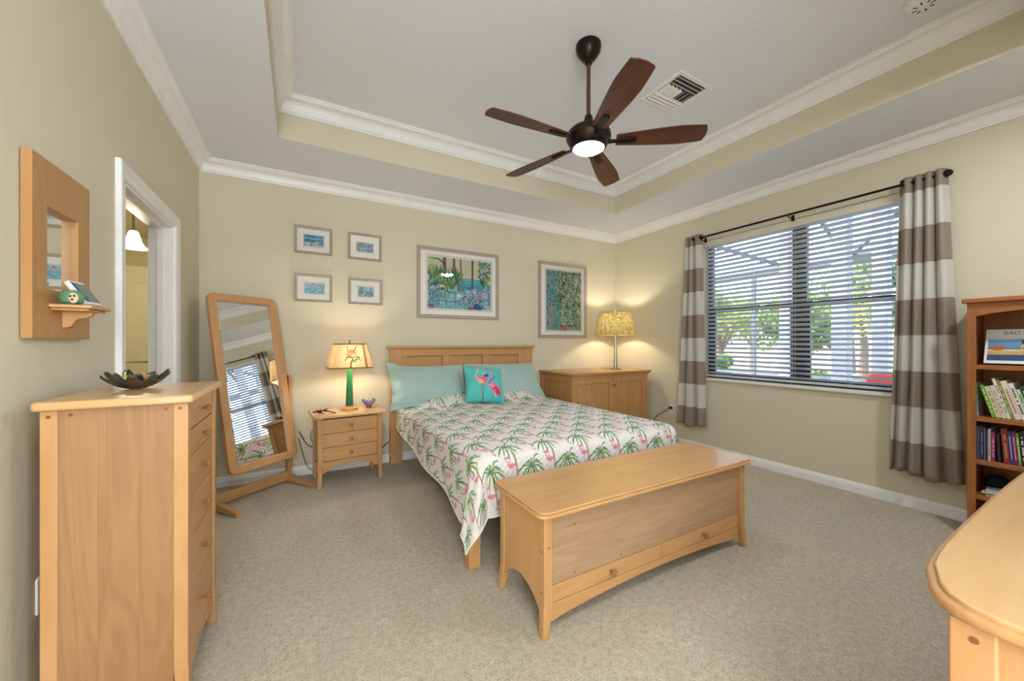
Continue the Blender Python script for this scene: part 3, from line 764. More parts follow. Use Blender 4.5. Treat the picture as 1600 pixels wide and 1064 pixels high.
# ---- outlets
def outlet(loc, rz, label):
    o = thing('wall_outlet', label, 'outlet', loc, rz)
    mb = MB(); mb.prism(rrect(-.036, .036, -.057, .057, .006), 'y', -.006, 0); mb.build('plate', M['white'], o, bevel=.0015)
    for z in (-.025, .025):
        mb = MB(); mb.prism(rrect(-.016, .016, z - .016, z + .016, .008), 'y', -.009, -.006)
        s_ = mb.build('socket', M['white'], o)
        mb = MB(); mb.box(-.008, -.006, -.0095, -.0088, z - .004, z + .006); mb.box(.006, .008, -.0095, -.0088, z - .004, z + .006); mb.build('slots', M['black'], s_)
    return o
outlet((X0, 1.80, .42), R(90), 'white wall outlet low on the left wall behind the tall chest')
outlet((X1, 3.045, .41), R(-90), 'white wall outlet beside the left curtain with a black plug in it')

# ---- cheval mirror
cm = thing('cheval_mirror', 'tall tilting maple cheval mirror standing in the left back corner', 'mirror', (-.3135, 3.655, 0), R(39.3))
W2, H2, PC = .2725, .687, .926
tiltm = Matrix.Translation((0, 0, PC)) @ Matrix.Rotation(R(-11), 4, 'X')
# local: x along the mirror, -y is the face direction
mb = MB()
outer = rrect(-W2, W2, -H2, H2, .055, 8); inner = rrect(-W2 + .058, W2 - .058, -H2 + .058, H2 - .058, .004, 8)
n = len(outer)
vs = [(x, y_, z) for y_ in (-.018, .016) for (x, z) in outer] + [(x, y_, z) for y_ in (-.018, .016) for (x, z) in inner]
fs = []
for i in range(n):
    j = (i + 1) % n
    fs += [(i, j, n + j, n + i), (2 * n + i, 2 * n + j, 3 * n + j, 3 * n + i), (i, j, 2 * n + j, 2 * n + i), (n + i, n + j, 3 * n + j, 3 * n + i)]
mb.add(vs, fs).xf(tiltm); mb.build('frame', M['maple_z'], cm, bevel=.005)
gi = (W2 - .058, H2 - .058)
mb = MB(); bv = .016
a = [(-gi[0], -gi[1]), (gi[0], -gi[1]), (gi[0], gi[1]), (-gi[0], gi[1])]; b = [(x - bv * (1 if x > 0 else -1), z - bv * (1 if z > 0 else -1)) for x, z in a]
vs = [(x, .0015, z) for x, z in a] + [(x, 0, z) for x, z in b] + [(x, .008, z) for x, z in a]
mb.add(vs, [(4, 5, 6, 7), (0, 1, 5, 4), (1, 2, 6, 5), (2, 3, 7, 6), (3, 0, 4, 7), (8, 9, 10, 11)]).xf(tiltm)
mb.build('glass', M['mirror'], cm, smooth=False, recalc=True)
for s_ in (-1, 1):
    x = s_ * .302
    mb = MB(); mb.prism(rrect(x - .011, x + .011, -.026, .026, .004, 2), 'z', .03, .86); mb.prism([(-.026, .86), (.026, .86), (.022, .925), (.0, .945), (-.022, .925)], 'x', x - .011, x + .011); mb.build('post', M['maple_z'], cm, bevel=.002)
    mb = MB(); mb.prism([(-.29, 0), (-.25, 0), (-.15, .012), (.13, .012), (.17, 0), (.20, 0), (.20, .025), (.05, .065), (-.05, .065), (-.29, .032)], 'x', x - .018, x + .018); mb.build('foot', M['maple_y'], cm, bevel=.003)
    mb = MB(); mb.lathe([(.012, -.014), (.012, .014)], 16, axis='x'); mb.xf(Matrix.Translation((s_ * .285, 0, PC - .02))); mb.build('pivot_knob', M['knob'], cm)
mb = MB(); mb.box(-.291, .291, -.010, .010, .028, .105); mb.build('stretcher', M['maple_x'], cm, bevel=.003)

# ---- nightstand
ns_ = thing('nightstand', 'light maple three drawer nightstand left of the bed', 'nightstand', (.385, 3.72, 0), R(4.5))
HW, FY, BY = .262, -.170, .175
mb = MB(); tp = rrect(-.298, .298, FY - .035, BY + .01, .035, 6, (1, 0, 0, 1)); mb.prism(tp, 'z', .587, .612); mb.build('top', M['maple_topy'], ns_, bevel=.007, seg=3)
for sx in (-1, 1):
    for sy, yy in ((-1, FY), (1, BY - .036)):
        a, b = sx * HW, sx * (HW - .040); xa, xb = min(a, b), max(a, b)
        fl = .010 * sx
        mb = MB(); mb.frustum((xa + (.010 if sx > 0 else 0) * 1 + fl * .3, xb - (.010 if sx < 0 else 0) + fl * .3, yy, yy + .030), (xa, xb, yy, yy + .036), 0, .20); mb.box(xa, xb, yy, yy + .036, .20, .586); mb.build('leg', M['maple_z'], ns_, bevel=.002)
for sx in (-1, 1):
    xa = sx * (HW - .012); mb = MB(); mb.prism(arch(FY + .036, BY - .036, .586, .20, .14), 'x', min(xa, xa - sx * .014), max(xa, xa - sx * .014)); mb.build('side_panel', M['maple_y'], ns_)
mb = MB(); mb.box(-HW + .028, HW - .028, FY + .022, BY - .01, .225, .585); mb.build('carcass', bpy.data.materials['drawer_gap'], ns_)
dz = [.574, .452, .335, .222]
for k in range(3):
    mb = MB(); mb.box(-HW + .0415, HW - .0415, FY + .006, FY + .021, dz[k + 1] + .002, dz[k] - .002); d = mb.build('drawer', M['maple_x'], ns_, bevel=.0012)
    knob(d, (0, FY + .006, (dz[k] + dz[k + 1]) / 2), 0, .85)
mb = MB(); mb.prism(arch(-HW + .040, HW - .040, .219, .185, .115), 'y', FY + .006, FY + .022); mb.build('apron', M['maple_x'], ns_, bevel=.001)
for sx in (-1, 1):
    for z in (.56, .39, .18): mb = MB(); wpeg(mb, (sx * (HW - .02), FY, z), .003, 'y', -.001); mb.build('peg', M['peg'], ns_)

# ---- table lamp on the nightstand
la = thing('table_lamp', 'table lamp with green column and botanical shade on the nightstand', 'lamp', (.405, 3.745, .6125), R(4))
mb = MB(); mb.lathe([(.073, 0), (.075, .006), (.073, .013), (.055, .022), (.036, .030), (.030, .034)], 8); mb.xf(Matrix.Rotation(R(22.5), 4, 'Z')); mb.build('base', M['maple_x'], la, ang=20)
mb = MB(); mb.lathe([(.034, .034), (.021, .385)], 6); mb.build('column', M['greencol'], la, ang=20)
mb = MB(); mb.tube([(0, 0, .385), (0, 0, .62)], .004); mb.ball((0, 0, .628), .007); mb.tube([(-.10, 0, .595), (.10, 0, .595)], .0015, 6); mb.tube([(0, -.07, .595), (0, .07, .595)], .0015, 6); mb.build('harp', M['bronze'], la)
SH = [(.187, .118, .383), (.130, .088, .600)]      # half width, half depth, z: bottom and top
def shp(u, v, wob=0):
    hw, hd = SH[0][0] + (SH[1][0] - SH[0][0]) * v, SH[0][1] + (SH[1][1] - SH[0][1]) * v
    ch_ = .028
    pts = [(-hw + ch_, -hd), (hw - ch_, -hd), (hw, -hd + ch_), (hw, hd - ch_), (hw - ch_, hd), (-hw + ch_, hd), (-hw, hd - ch_), (-hw, -hd + ch_)]
    pts.append(pts[0]); ls = [math.dist(pts[i], pts[i + 1]) for i in range(8)]; q = u * sum(ls)
    for i in range(8):
        if q <= ls[i] + 1e-9 or i == 7: f = min(1, q / ls[i]); return (pts[i][0] + (pts[i + 1][0] - pts[i][0]) * f, pts[i][1] + (pts[i + 1][1] - pts[i][1]) * f, SH[0][2] + (SH[1][2] - SH[0][2]) * v)
        q -= ls[i]
mb = MB(); NU, NV = 420, 90; mb.grid(shp, NU, NV); o = mb.build('lamp_shade', M['shade_print'], la, recalc=False, smooth=False)
cv = Canvas(1.13, .22, 900, 'e9c795')
fx = .155
rr = random.Random(3)
for i in range(9):
    a = PI * (.1 + .8 * i / 8) + .2; L = .060 + .030 * rr.random()
    cv.line([(fx, .10), (fx + .5 * L * math.cos(a), .10 + .6 * L * math.sin(a)), (fx + L * math.cos(a), .10 + L * math.sin(a))], (.004, .011, .002), ['8a5f3c', '77512f', '9c7648'][i % 3])
for i in range(14): cv.ell(fx + rr.uniform(-.04, .03), .125 + rr.uniform(-.03, .035), .013, .011, ['c78a72', 'b5745f', 'd9a58a'][i % 3], rr.random() * 3)
for i in range(12): cv.ell(fx + .008 + rr.uniform(-.03, .035), .082 + rr.uniform(-.03, .025), .014, .009, ['7f9a62', '5f7d4c', 'a4b87a'][i % 3], rr.random() * 3)
cv.line([(fx - .06, .20), (fx - .05, .16), (fx - .035, .14)], (.006, .010, .004), '7a4c33'); cv.line([(fx + .01, .13), (fx + .025, .17), (fx + .045, .205)], (.004, .014, .006), '855a3a')
cv.line([(fx - .07, .06), (fx - .045, .10), (fx, .10)], (.003, .013, .006), '6f4a2c'); cv.line([(fx + .02, .10), (fx + .06, .10), (fx + .075, .06)], (.004, .014, .004), '6b4a2e')
cv.line([(fx - .01, .0), (fx - .012, .05), (fx + .005, .08)], .012, '8a4a34'); cv.ell(fx + .02, .02, .016, .03, 'efd2a4')
for x in (.0, .03, .262, .285, .30, .32, .5, .8): cv.rect(x, x + .006, 0, .22, 'a9805a', .55)
cv.rect(.275, .283, 0, .22, '7a4a3c'); cv.rect(0, 1.13, 0, .005, '5c3d2c'); cv.rect(0, 1.13, .215, .22, '5c3d2c')
u, v = np.meshgrid(np.linspace(0, 1, NU), np.linspace(0, 1, NV)); set_print(o, cv.sample((u * 1.129).ravel(), (v * .2199).ravel()))
def hoop(z, fac):
    pts = [shp(k / 40, 1 if z else 0) for k in range(41)]
    return MB().tube(pts, .0025, 6)
PIP = plain('shade_piping', '5a3a2a', .6)
for zz in (0, 1): mb = MB(); mb.tube([shp(k / 48 * .9999, zz) for k in range(49)], .0026, 6); mb.build('shade_piping', PIP, la)
b_ = point_light('nightstand_bulb', (.41, 3.745, 1.10), 8.5, (1, .88, .68), .035)

# seed pod carving and footed bowl
tw = thing('carved_twig', 'dark brown curved twig with clustered beads on the nightstand', 'ornament', (.185, 3.62, .614), R(10))
DB = plain('dark_brown_carving', '4a2618', .35)
mb = MB(); mb.tube([(-.06, .03, .012), (-.02, .035, .022), (.02, .03, .022), (.05, -.01, .012), (.075, -.05, .006), (.085, -.055, .009)], [.006, .006, .005, .005, .006, .003]); mb.tube([(.0, .03, .02), (.03, .055, .028), (.045, .06, .026)], [.004, .005, .006]); mb.tube([(-.03, .02, .008), (0, -.01, .004)], .003); mb.build('twig', DB, tw)
for k in range(16):
    mb = MB(); mb.ball((-.075 + .10 * rr.random(), .03 + .03 * (rr.random() - .5), .010 + .016 * rr.random()), .0085, 10, 7); mb.build('bead', DB, tw)
fb = thing('footed_bowl', 'small blue and purple glass bowl on red feet on the nightstand', 'bowl', (.575, 3.775, .614))
def swirl():
    t = NT('swirled_glass'); co = t.n('TexCoord').outputs['Object']
    n = t.n('TexNoise', {'Vector': co, 'Scale': 26.0, 'Distortion': 2.0}).outputs[0]
    c = t.ramp(n, [(.35, lin('2f3f8f')), (.5, lin('7a6fb8')), (.62, lin('c4b8dc')), (.72, lin('8a3f6a'))])
    return t.done(t.n('BsdfPrincipled', {'Base Color': c, 'Roughness': .08, 'Coat Weight': .6}).outputs[0])
mb = MB(); mb.lathe([(.001, .018), (.024, .018), (.044, .034), (.060, .056), (.067, .074), (.064, .075), (.056, .056), (.040, .038), (.02, .024), (.001, .023)], 32); mb.build('bowl_body', swirl(), fb)
for a in range(4):
    mb = MB(); mb.ball((.02 * math.cos(a * PI / 2 + .5), .02 * math.sin(a * PI / 2 + .5), .010), .010, 10, 8, (1, 1, 1.0)); mb.build('foot', plain('red_glass', '8f2f2a', .15), fb)
fg = thing('glass_frog', 'pale green and white glass frog with a dark eye sitting in the blue bowl', 'figurine', (.575, 3.775, .640))
mb = MB(); mb.ball((0, 0, .028), .026, 14, 10, (1.2, .9, .8)); mb.ball((.022, -.01, .048), .016, 12, 8); mb.ball((-.022, .0, .046), .012, 12, 8); mb.build('body', plain('pale_green_glass', 'c8d49a', .2), fg)
mb = MB(); mb.ball((.026, -.022, .058), .006, 10, 8); mb.build('eye', M['black'], fg)

# ---- bed
bed = thing('bed', 'maple bed frame with a three panel headboard', 'bed', (1.645, 2.93, 0))
def B(x, y): return (x - 1.645, y - 2.93)
mb = MB(); mb.box(.775 - 1.645, 2.515 - 1.645, 3.875 - 2.93, 3.975 - 2.93, 1.163, 1.190); mb.build('cap_rail', M['maple_x'], bed, bevel=.006)
for x in (.800, 2.375):
    mb = MB(); mb.box(x - 1.645, x + .115 - 1.645, 3.90 - 2.93, 3.96 - 2.93, 0, 1.163); mb.build('headboard_post', M['maple_z'], bed, bevel=.004)
mb = MB(); mb.box(.915 - 1.645, 2.375 - 1.645, 3.906 - 2.93, 3.95 - 2.93, 1.088, 1.163); mb.build('top_rail', M['maple_x'], bed, bevel=.002)
mb = MB(); mb.box(.915 - 1.645, 2.375 - 1.645, 3.906 - 2.93, 3.95 - 2.93, .42, .56); mb.build('bottom_rail', M['maple_x'], bed, bevel=.002)
for a, b in ((.915, .960), (1.350, 1.432), (1.822, 1.900), (2.290, 2.375)):
    mb = MB(); mb.box(a - 1.645, b - 1.645, 3.906 - 2.93, 3.95 - 2.93, .56, 1.088); mb.build('stile', M['maple_z'], bed, bevel=.002)
for a, b in ((.960, 1.350), (1.432, 1.822), (1.900, 2.290)):
    mb = MB(); mb.box(a - 1.645, b - 1.645, 3.934 - 2.93, 3.946 - 2.93, .56, 1.088); mb.build('panel', M['maple_x'], bed, smooth=False)
for x in (.860, 2.395):
    mb = MB(); mb.box(x - 1.645, x + .03 - 1.645, 1.955 - 2.93, 3.90 - 2.93, .325, .42); mb.build('side_rail', M['maple_y'], bed, bevel=.003)
for x in (.790, 2.42):
    mb = MB(); mb.frustum((x + .004 - 1.645, x + .071 - 1.645, 1.874 - 2.93, 1.941 - 2.93), (x - 1.645, x + .075 - 1.645, 1.870 - 2.93, 1.945 - 2.93), 0, .32); mb.build('foot_post', M['maple_z'], bed, bevel=.004)
mb = MB(); mb.box(.865 - 1.645, 2.42 - 1.645, 1.890 - 2.93, 1.920 - 2.93, .33, .43); mb.build('foot_rail', M['maple_x'], bed, bevel=.003)
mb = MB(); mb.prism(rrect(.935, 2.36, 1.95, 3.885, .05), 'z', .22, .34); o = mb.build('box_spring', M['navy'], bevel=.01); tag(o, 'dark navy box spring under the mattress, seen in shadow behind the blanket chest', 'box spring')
mb = MB(); mb.prism(rrect(.895, 2.39, 1.93, 3.89, .08), 'z', .342, .585); o = mb.build('mattress', M['mattress'], bevel=.03, seg=3); tag(o, 'thick mattress hidden under the palm tree quilt', 'mattress')

# ---- quilt
BX0, BX1, BYF = .885, 2.40, 1.905
WQ = BX1 - BX0; RHO = .07; ZB = .615
def interp(x, xs, ys): return np.interp(x, xs, ys)
Fd, Rd, Top = .37, .35, 3.74 - BYF
nu, nv = 560, 560
uu = np.linspace(0, 1, nu)[None, :] * np.ones((nv, 1))
sa = uu * (WQ + Rd + .36) - .36; es = np.clip(np.minimum(sa, WQ - sa) / .14, 0, 1)
TopS = 1.80 - .19 * es ** .8
tt = -Fd + (TopS + Fd) * np.linspace(0, 1, nv)[:, None]
Ld = interp(tt, [-Fd, 0, .2, .45, 1.05, 1.8], [.44, .44, .405, .365, .315, .225])
ss = -Ld + (WQ + Rd + Ld) * uu
a_ = np.where(ss < 0, -ss, np.where(ss > WQ, ss - WQ, 0)); b_q = np.where(tt < 0, -tt, 0)
rq0 = np.hypot(a_, b_q) + 1e-9; rq = np.where(rq0 > .44, .44 + (rq0 - .44) * .68, rq0); sgx = np.where(ss < 0, -1, 1)
dxq, dyq = sgx * a_ / rq0, -b_q / rq0
phi = np.arctan2(b_q, a_)
corner = np.sin(2 * phi)
flare = .05 + .30 * corner
arc = RHO * PI / 2
out = np.where(rq < arc, RHO * np.sin(np.minimum(rq, arc) / RHO), RHO + flare * (rq - arc))
down = np.where(rq < arc, RHO * (1 - np.cos(np.minimum(rq, arc) / RHO)), RHO + (rq - arc) * np.sqrt(1 - flare ** 2))
rip = .012 * np.sin(tt * 8.5 + 1.0) * (a_ > 0) + .008 * np.sin(ss * 7 + .4) * (b_q > 0) * (1 - (a_ > 0)) + .014 * np.sin(phi * 8) * corner
out = out + rip * np.clip(down / .3, 0, 1.2)
xq = np.clip(ss, 0, WQ) + BX0 + dxq * out; yq = np.clip(tt, 0, None) + BYF + dyq * out
edge = np.clip(np.minimum(np.minimum(ss, WQ - ss), tt) / .25, 0, 1)
soft = .010 * np.sin(ss * 5.1 + tt * 2.2) * np.cos(tt * 4.3 - ss * 1.7) + .006 * np.sin(ss * 11 + 2 * np.sin(tt * 5)) 
crown_ = .012 * np.sin(np.clip(ss / WQ, 0, 1) * PI)
head = .10 * np.clip((tt - 1.43) / .18, 0, 1) ** 1.2 * np.clip(edge * 1.3, 0, 1)
zq = ZB - down + (soft + crown_ + head) * (edge * .8 + .2 * (rq < .01))
# quilting puckers
sag = .0022 * np.sin(ss * 2 * PI / .045 + 1.3 * np.sin(tt * 30)) * np.sin(tt * 2 * PI / .045 + 1.1 * np.sin(ss * 27))
zq = zq + sag * (rq < .05); xq = xq + sag * dxq * (rq >= .05); yq = yq + sag * dyq * (rq >= .05)
V = np.stack([xq, yq, zq], -1).reshape(-1, 3)
idx = np.arange(nu * nv).reshape(nv, nu)
Fq = np.stack([idx[:-1, :-1], idx[:-1, 1:], idx[1:, 1:], idx[1:, :-1]], -1).reshape(-1, 4)
me = bpy.data.meshes.new('quilt_cover'); me.vertices.add(len(V)); me.vertices.foreach_set('co', V.astype(np.float32).ravel())
me.loops.add(Fq.size); me.loops.foreach_set('vertex_index', Fq.astype(np.int32).ravel()); me.polygons.add(len(Fq))
me.polygons.foreach_set('loop_start', np.arange(0, Fq.size, 4, dtype=np.int32)); me.update(calc_edges=True)
me.polygons.foreach_set('use_smooth', np.ones(len(Fq), bool))
me.materials.append(M['print'])
qt = thing('quilt', 'white quilt printed with green palm trees and pink flamingos', 'quilt', (0, 0, 0))
qo = bpy.data.objects.new('cover', me); COL.objects.link(qo); qo.parent = qt
CW, CHh = .262, .29
cv = Canvas(CW, CHh, 1000, 'dcd8d6'); cv.wrap = True
def palm(x, y, s=1, flip=1, tone=0):
    """crown at x,y; trunk runs down (-y)"""
    cv.ell(x, y - .01, .07 * s, .05 * s, 'e3efd6', 0, .7)
    tc = ['a8846a', '9c7c60'][tone % 2]
    cv.line([(x + .008 * flip, y - .005), (x + .022 * flip, y - .07 * s), (x + .034 * flip, y - .145 * s), (x + .040 * flip, y - .19 * s)], (.006, .009, .010, .011), tc)
    for k in range(6): 
        yy = y - .03 - .026 * k * s; xx = x + (.014 + .0045 * k) * flip; cv.line([(xx - .004, yy), (xx + .004, yy - .002)], .002, '7f5f4c')
    gs = ['5a8058', '7c9464', '44704f', '8f9f68']
    angs = [92, 58, 28, 5, -18, -42, -66, -95, -122, -146, 185, 160, 130]
    for i, a in enumerate(angs):
        L = (.090 + .018 * math.sin(i * 2.1)) * s * (.62 if 70 < a < 140 else 1); a = R(a)
        if flip < 0: a = PI - a
        p0 = (x, y); dr = .030 * s * (1 if abs(math.cos(a)) > .3 else .3)
        p1 = (x + .5 * L * math.cos(a), y + .5 * L * math.sin(a) + .010 * s); p2 = (x + .85 * L * math.cos(a), y + .80 * L * math.sin(a) - dr * .4); p3 = (x + 1.0 * L * math.cos(a), y + .95 * L * math.sin(a) - dr)
        cv.line([p0, p1, p2, p3], (.004, .0105, .009, .0015), gs[(i + tone) % 4])
        cv.line([p0, p1, p2], .0018, '2f6340', .6)
def flam(x, y, s, c, c2, flip=1):
    cv.ell(x, y, .018 * s, .011 * s, c, -.25 * flip)
    cv.line([(x + .014 * s * flip, y + .002), (x + .024 * s * flip, y - .003 * s)], (.010 * s, .002), c2)
    cv.line([(x - .014 * s * flip, y + .004 * s), (x - .020 * s * flip, y + .012 * s), (x - .014 * s * flip, y + .020 * s), (x - .020 * s * flip, y + .024 * s), (x - .025 * s * flip, y + .018 * s)], (.005 * s, .004 * s, .0035 * s, .005 * s, .002), c2)
    cv.line([(x + .002, y - .008 * s), (x + .004 * s * flip, y - .024 * s), (x + .001, y - .042 * s)], .0022, c2, .8)
    cv.line([(x + .006 * s * flip, y - .008 * s), (x + .012 * s * flip, y - .024 * s)], .0020, c2, .7)
    cv.line([(x - .008 * s, y + .003 * s), (x + .01 * s, y - .001)], .002, 'b8486a', .6)
for dx, dy, tn in ((0, 0, 0), (CW / 2, CHh / 2, 1)):
    palm(.065 + dx, .20 + dy, .95, 1, tn)
    flam(.195 + dx, .215 + dy, 1.15, 'd9808f', 'cc7486')
for dx, dy in ((0, 0), (CW / 2, CHh / 2)):
    flam(.040 + dx, .115 + dy, .75, 'cf83a8', 'c2749a', -1)
    flam(.075 + dx, .075 + dy, .8, 'd98e98', 'cb7d88')
    flam(.150 + dx, .150 + dy, .6, 'ecc9a8', 'e3b898', -1)
    flam(.236 + dx, .145 + dy, .55, 'd98fb0', 'c97aa0')
cv.a = blur(cv.a, 1)
set_print(qo, cv.sample((ss + 5 * CW + .05).ravel(), (tt + 5 * CHh + .045).ravel()))
sm = qo.modifiers.new('thick', 'SOLIDIFY'); sm.thickness = .008; sm.offset = -1
hem = [tuple(V[idx[j, 0]]) for j in range(nv - 1, -1, -6)] + [tuple(V[idx[0, i]]) for i in range(0, nu, 6)] + [tuple(V[idx[j, nu - 1]]) for j in range(0, nv, 6)]
mb = MB(); mb.tube(hem, .0055, 6); mb.build('hem_binding', M['hem'], qt, label='pale green binding along the quilt edge')

# ---- pillows
def pillow_mesh(w, h, t, flange=0, nu=44, nv=34, seed=0, pinch=.06):
    mb = MB(); vs = []; fs = []
    rr = random.Random(seed)
    for side in (1, -1):
        for j in range(nv):
            for i in range(nu):
                u, v = -1 + 2 * i / (nu - 1), -1 + 2 * j / (nv - 1)
                fl = flange
                a, b = min(1, abs(u) / (1 - fl * h / w * 2 if fl else 1)), min(1, abs(v) / (1 - fl * 2 if fl else 1))
                th = t * .5 * (max(0, 1 - a ** 2.6) ** .55) * (max(0, 1 - b ** 2.6) ** .55) + .003
                wr = .006 * mnoise.noise(Vector((u * 2.2 + seed, v * 2.2, side * 3.1))) + .003 * mnoise.noise(Vector((u * 6, v * 6, seed + 5.0)))
                x = w / 2 * u * (1 - pinch * (1 - v * v) * abs(u) ** 3); z = h / 2 * v * (1 - pinch * (1 - u * u) * abs(v) ** 3)
                vs.append((x, -side * (th + wr * (1 - a ** 4) * (1 - b ** 4)), z))
    n = nu * nv
    for s_ in (0, 1):
        for j in range(nv - 1):
            for i in range(nu - 1):
                q = [s_ * n + j * nu + i, s_ * n + j * nu + i + 1, s_ * n + (j + 1) * nu + i + 1, s_ * n + (j + 1) * nu + i]
                fs.append(tuple(q if s_ == 0 else q[::-1]))
    ring = [j for j in range(nu)] + [k * nu + nu - 1 for k in range(1, nv)] + [(nv - 1) * nu + i for i in range(nu - 2, -1, -1)] + [k * nu for k in range(nv - 2, 0, -1)]
    for k in range(len(ring)):
        a, b = ring[k], ring[(k + 1) % len(ring)]; fs.append((a, a + n, b + n, b))
    return mb.add(vs, fs)
def put_pillow(name, label, cat, w, h, t, loc, lean, roll, yaw, mat, flange=0, seed=0, group=None, pinch=.06, drape=None):
    o = pillow_mesh(w, h, t, flange, seed=seed, pinch=pinch)
    if drape: o.v = [drape(*p) for p in o.v]
    m = Matrix.Translation(loc) @ Matrix.Rotation(R(yaw), 4, 'Z') @ Matrix.Rotation(R(-lean), 4, 'X') @ Matrix.Rotation(R(roll), 4, 'Y')
    ob = o.build(name, mat, recalc=True, ang=70); ob.matrix_world = m; tag(ob, label, cat, group)
    return ob
def ear(x, y, z):     # gathered upper left corner and hanging lower left corner
    k = max(0, (-x / .37 - .72)) / .28; 
    if k > 0:
        z = z * (1 - .10 * k) + (.05 * k if z > 0 else -.03 * k) + .008 * math.sin(z * 60) * k; x -= .035 * k; y += .012 * math.sin(z * 45) * k
    return (x, y, z)
put_pillow('pillow', 'pale teal pillow with a gathered corner on the left side of the bed', 'pillow', .75, .46, .18, (1.135, 3.635, .805), 34, 1, -1, M['teal'], .06, 1, None, .07, ear)
put_pillow('pillow', 'pale teal pillow on the right side of the bed', 'pillow', .88, .45, .18, (1.965, 3.62, .81), 36, 1, 3, M['teal'], .05, 4, None, .05)
cu = put_pillow('throw_pillow', 'square aqua throw pillow with two painted flamingos', 'cushion', .40, .385, .13, (1.595, 3.39, .808), 30, 6, -3, M['aqua'], 0, 9, None, .05)
cu.data.materials.append(M['cushprint'])
# printed front of the cushion: fine subdivision with printed colours
def cushion_print():
    w, h = .39, .37; cvp = Canvas(w, h, 900, '55bdb6')
    for k in range(30): cvp.ell(random.uniform(0, w), random.uniform(0, h), .06, .05, ['4fb5b8', '62c4b4', '45a9b8'][k % 3], random.random() * 3, .35)
    cvp.line([(.150, .165), (.158, .09), (.165, .005)], .006, '7a5a86'); cvp.line([(.175, .165), (.170, .09), (.166, .005)], .006, '8a5f8a')
    cvp.line([(.255, .09), (.262, .04), (.258, .01)], .005, '5f6a7a'); cvp.line([(.305, .075), (.325, .03), (.32, .01)], .005, '4f5a6a'); cvp.line([(.275, .085), (.28, .04)], .008, 'd8c6c0')
    cvp.ell(.165, .195, .045, .034, 'ef7468', -.3); cvp.ell(.155, .185, .026, .022, 'f6b8a0', .3); cvp.ell(.185, .205, .03, .018, 'e0587a', -.5)
    for k in range(9): cvp.line([(.13 + .008 * k, .17), (.135 + .009 * k, .215)], .003, ['e8503f', 'f59a7a', 'd84a70'][k % 3], .7)
    cvp.line([(.135, .185), (.115, .215), (.112, .25), (.135, .28), (.145, .305), (.128, .325)], (.012, .011, .010, .010, .010, .012), 'e9a6a4'); cvp.ell(.125, .328, .017, .011, 'ef7f7a', -.4); cvp.line([(.112, .325), (.100, .31)], (.007, .003), '3a3a44')
    cvp.ell(.275, .125, .062, .036, 'e8487a', -.75); cvp.ell(.295, .10, .045, .028, 'd92f5a', -.9); cvp.ell(.245, .150, .03, .02, 'f08ab0', -.5)
    for k in range(26): cvp.ell(.25 + rr.random() * .08, .07 + rr.random() * .09, .007, .004, ['f7a0b8', 'c21f48', 'ff6a7f'][k % 3], -.8, .8)
    cvp.line([(.225, .165), (.232, .20), (.262, .215), (.275, .25), (.258, .29), (.225, .318), (.205, .33)], (.020, .018, .018, .017, .016, .014, .012), 'c986b8'); cvp.line([(.225, .17), (.24, .20), (.27, .22), (.282, .25)], .008, '5a3a78'); cvp.ell(.205, .245, .025, .018, '5b3f8a', .2); cvp.ell(.19, .262, .018, .012, 'c9a0cc', .5)
    cvp.line([(.205, .332), (.222, .318), (.25, .30)], (.004, .007, .006), 'a03f78')
    cvp.ell(.085, .335, .004, .004, '2a2a3a'); cvp.ell(.255, .338, .004, .004, '2a2a3a')
    return cvp
me = cu.data; bm = bmesh.new(); bm.from_mesh(me)
bmesh.ops.subdivide_edges(bm, edges=[e for e in bm.edges if all(v.co.y < .001 for v in e.verts)], cuts=3, use_grid_fill=True)
bm.to_mesh(me); bm.free()
n = len(me.vertices); co = np.empty(n * 3); me.vertices.foreach_get('co', co); co = co.reshape(-1, 3)
cp = cushion_print(); set_print(cu, cp.sample(co[:, 0] / 1.14 + .200, co[:, 2] / 1.08 + .178))
for p in me.polygons:
    p.use_smooth = True
    if p.center.y < -.004: p.material_index = 1

# ---- blanket chest at the foot of the bed
bc = thing('blanket_chest', 'long maple blanket chest with two bottom drawers at the foot of the bed', 'chest', (1.605, 1.48, 0))
def bx(x): return x - 1.605
def by(y): return y - 1.48
mb = MB(); mb.prism(rrect(bx(.843), bx(2.372), by(1.252), by(1.700), .045, 7), 'z', .505, .520)
mb.prism(rrect(bx(.848), bx(2.367), by(1.257), by(1.695), .042, 7), 'z', .520, .531); mb.build('lid', M['maple_top'], bc, bevel=.004, seg=3)
mb = MB(); mb.prism(rrect(bx(.861), bx(2.354), by(1.270), by(1.682), .03, 7), 'z', .5305, .5316); mb.build('lid_inlay', M['maple_top'], bc)
for sx, xa, xb in ((-1, .880, .922), (1, 2.292, 2.334)):
    for sy, ya, yb in ((-1, 1.288, 1.330), (1, 1.640, 1.680)):
        fx = .012 * sx; fy = .008 * sy
        mb = MB()
        mb.frustum((bx(xa + (.012 if sx > 0 else 0)) + fx, bx(xb - (.012 if sx < 0 else 0)) + fx, by(ya + (.012 if sy > 0 else 0)) + fy, by(yb - (.012 if sy < 0 else 0)) + fy), (bx(xa), bx(xb), by(ya), by(yb)), 0, .13)
        mb.box(bx(xa), bx(xb), by(ya), by(yb), .13, .505); mb.build('leg', M['maple_z'], bc, bevel=.003)
for xa in (.884, 2.314):
    mb = MB(); mb.prism(arch(by(1.330), by(1.640), .504, .165, .085), 'x', bx(xa), bx(xa + .016)); mb.build('side_panel', M['maple_panely'], bc)
mb = MB(); mb.prism([(bx(.922), .200), (bx(2.292), .200), (bx(2.292), .504), (bx(.922), .504)], 'y', by(1.304), by(1.322)); mb.build('front_panel', M['maple_panelx'], bc)
mb = MB(); mb.box(bx(.922), bx(2.292), by(1.655), by(1.672), .12, .504); mb.build('back_panel', M['maple_panelx'], bc)
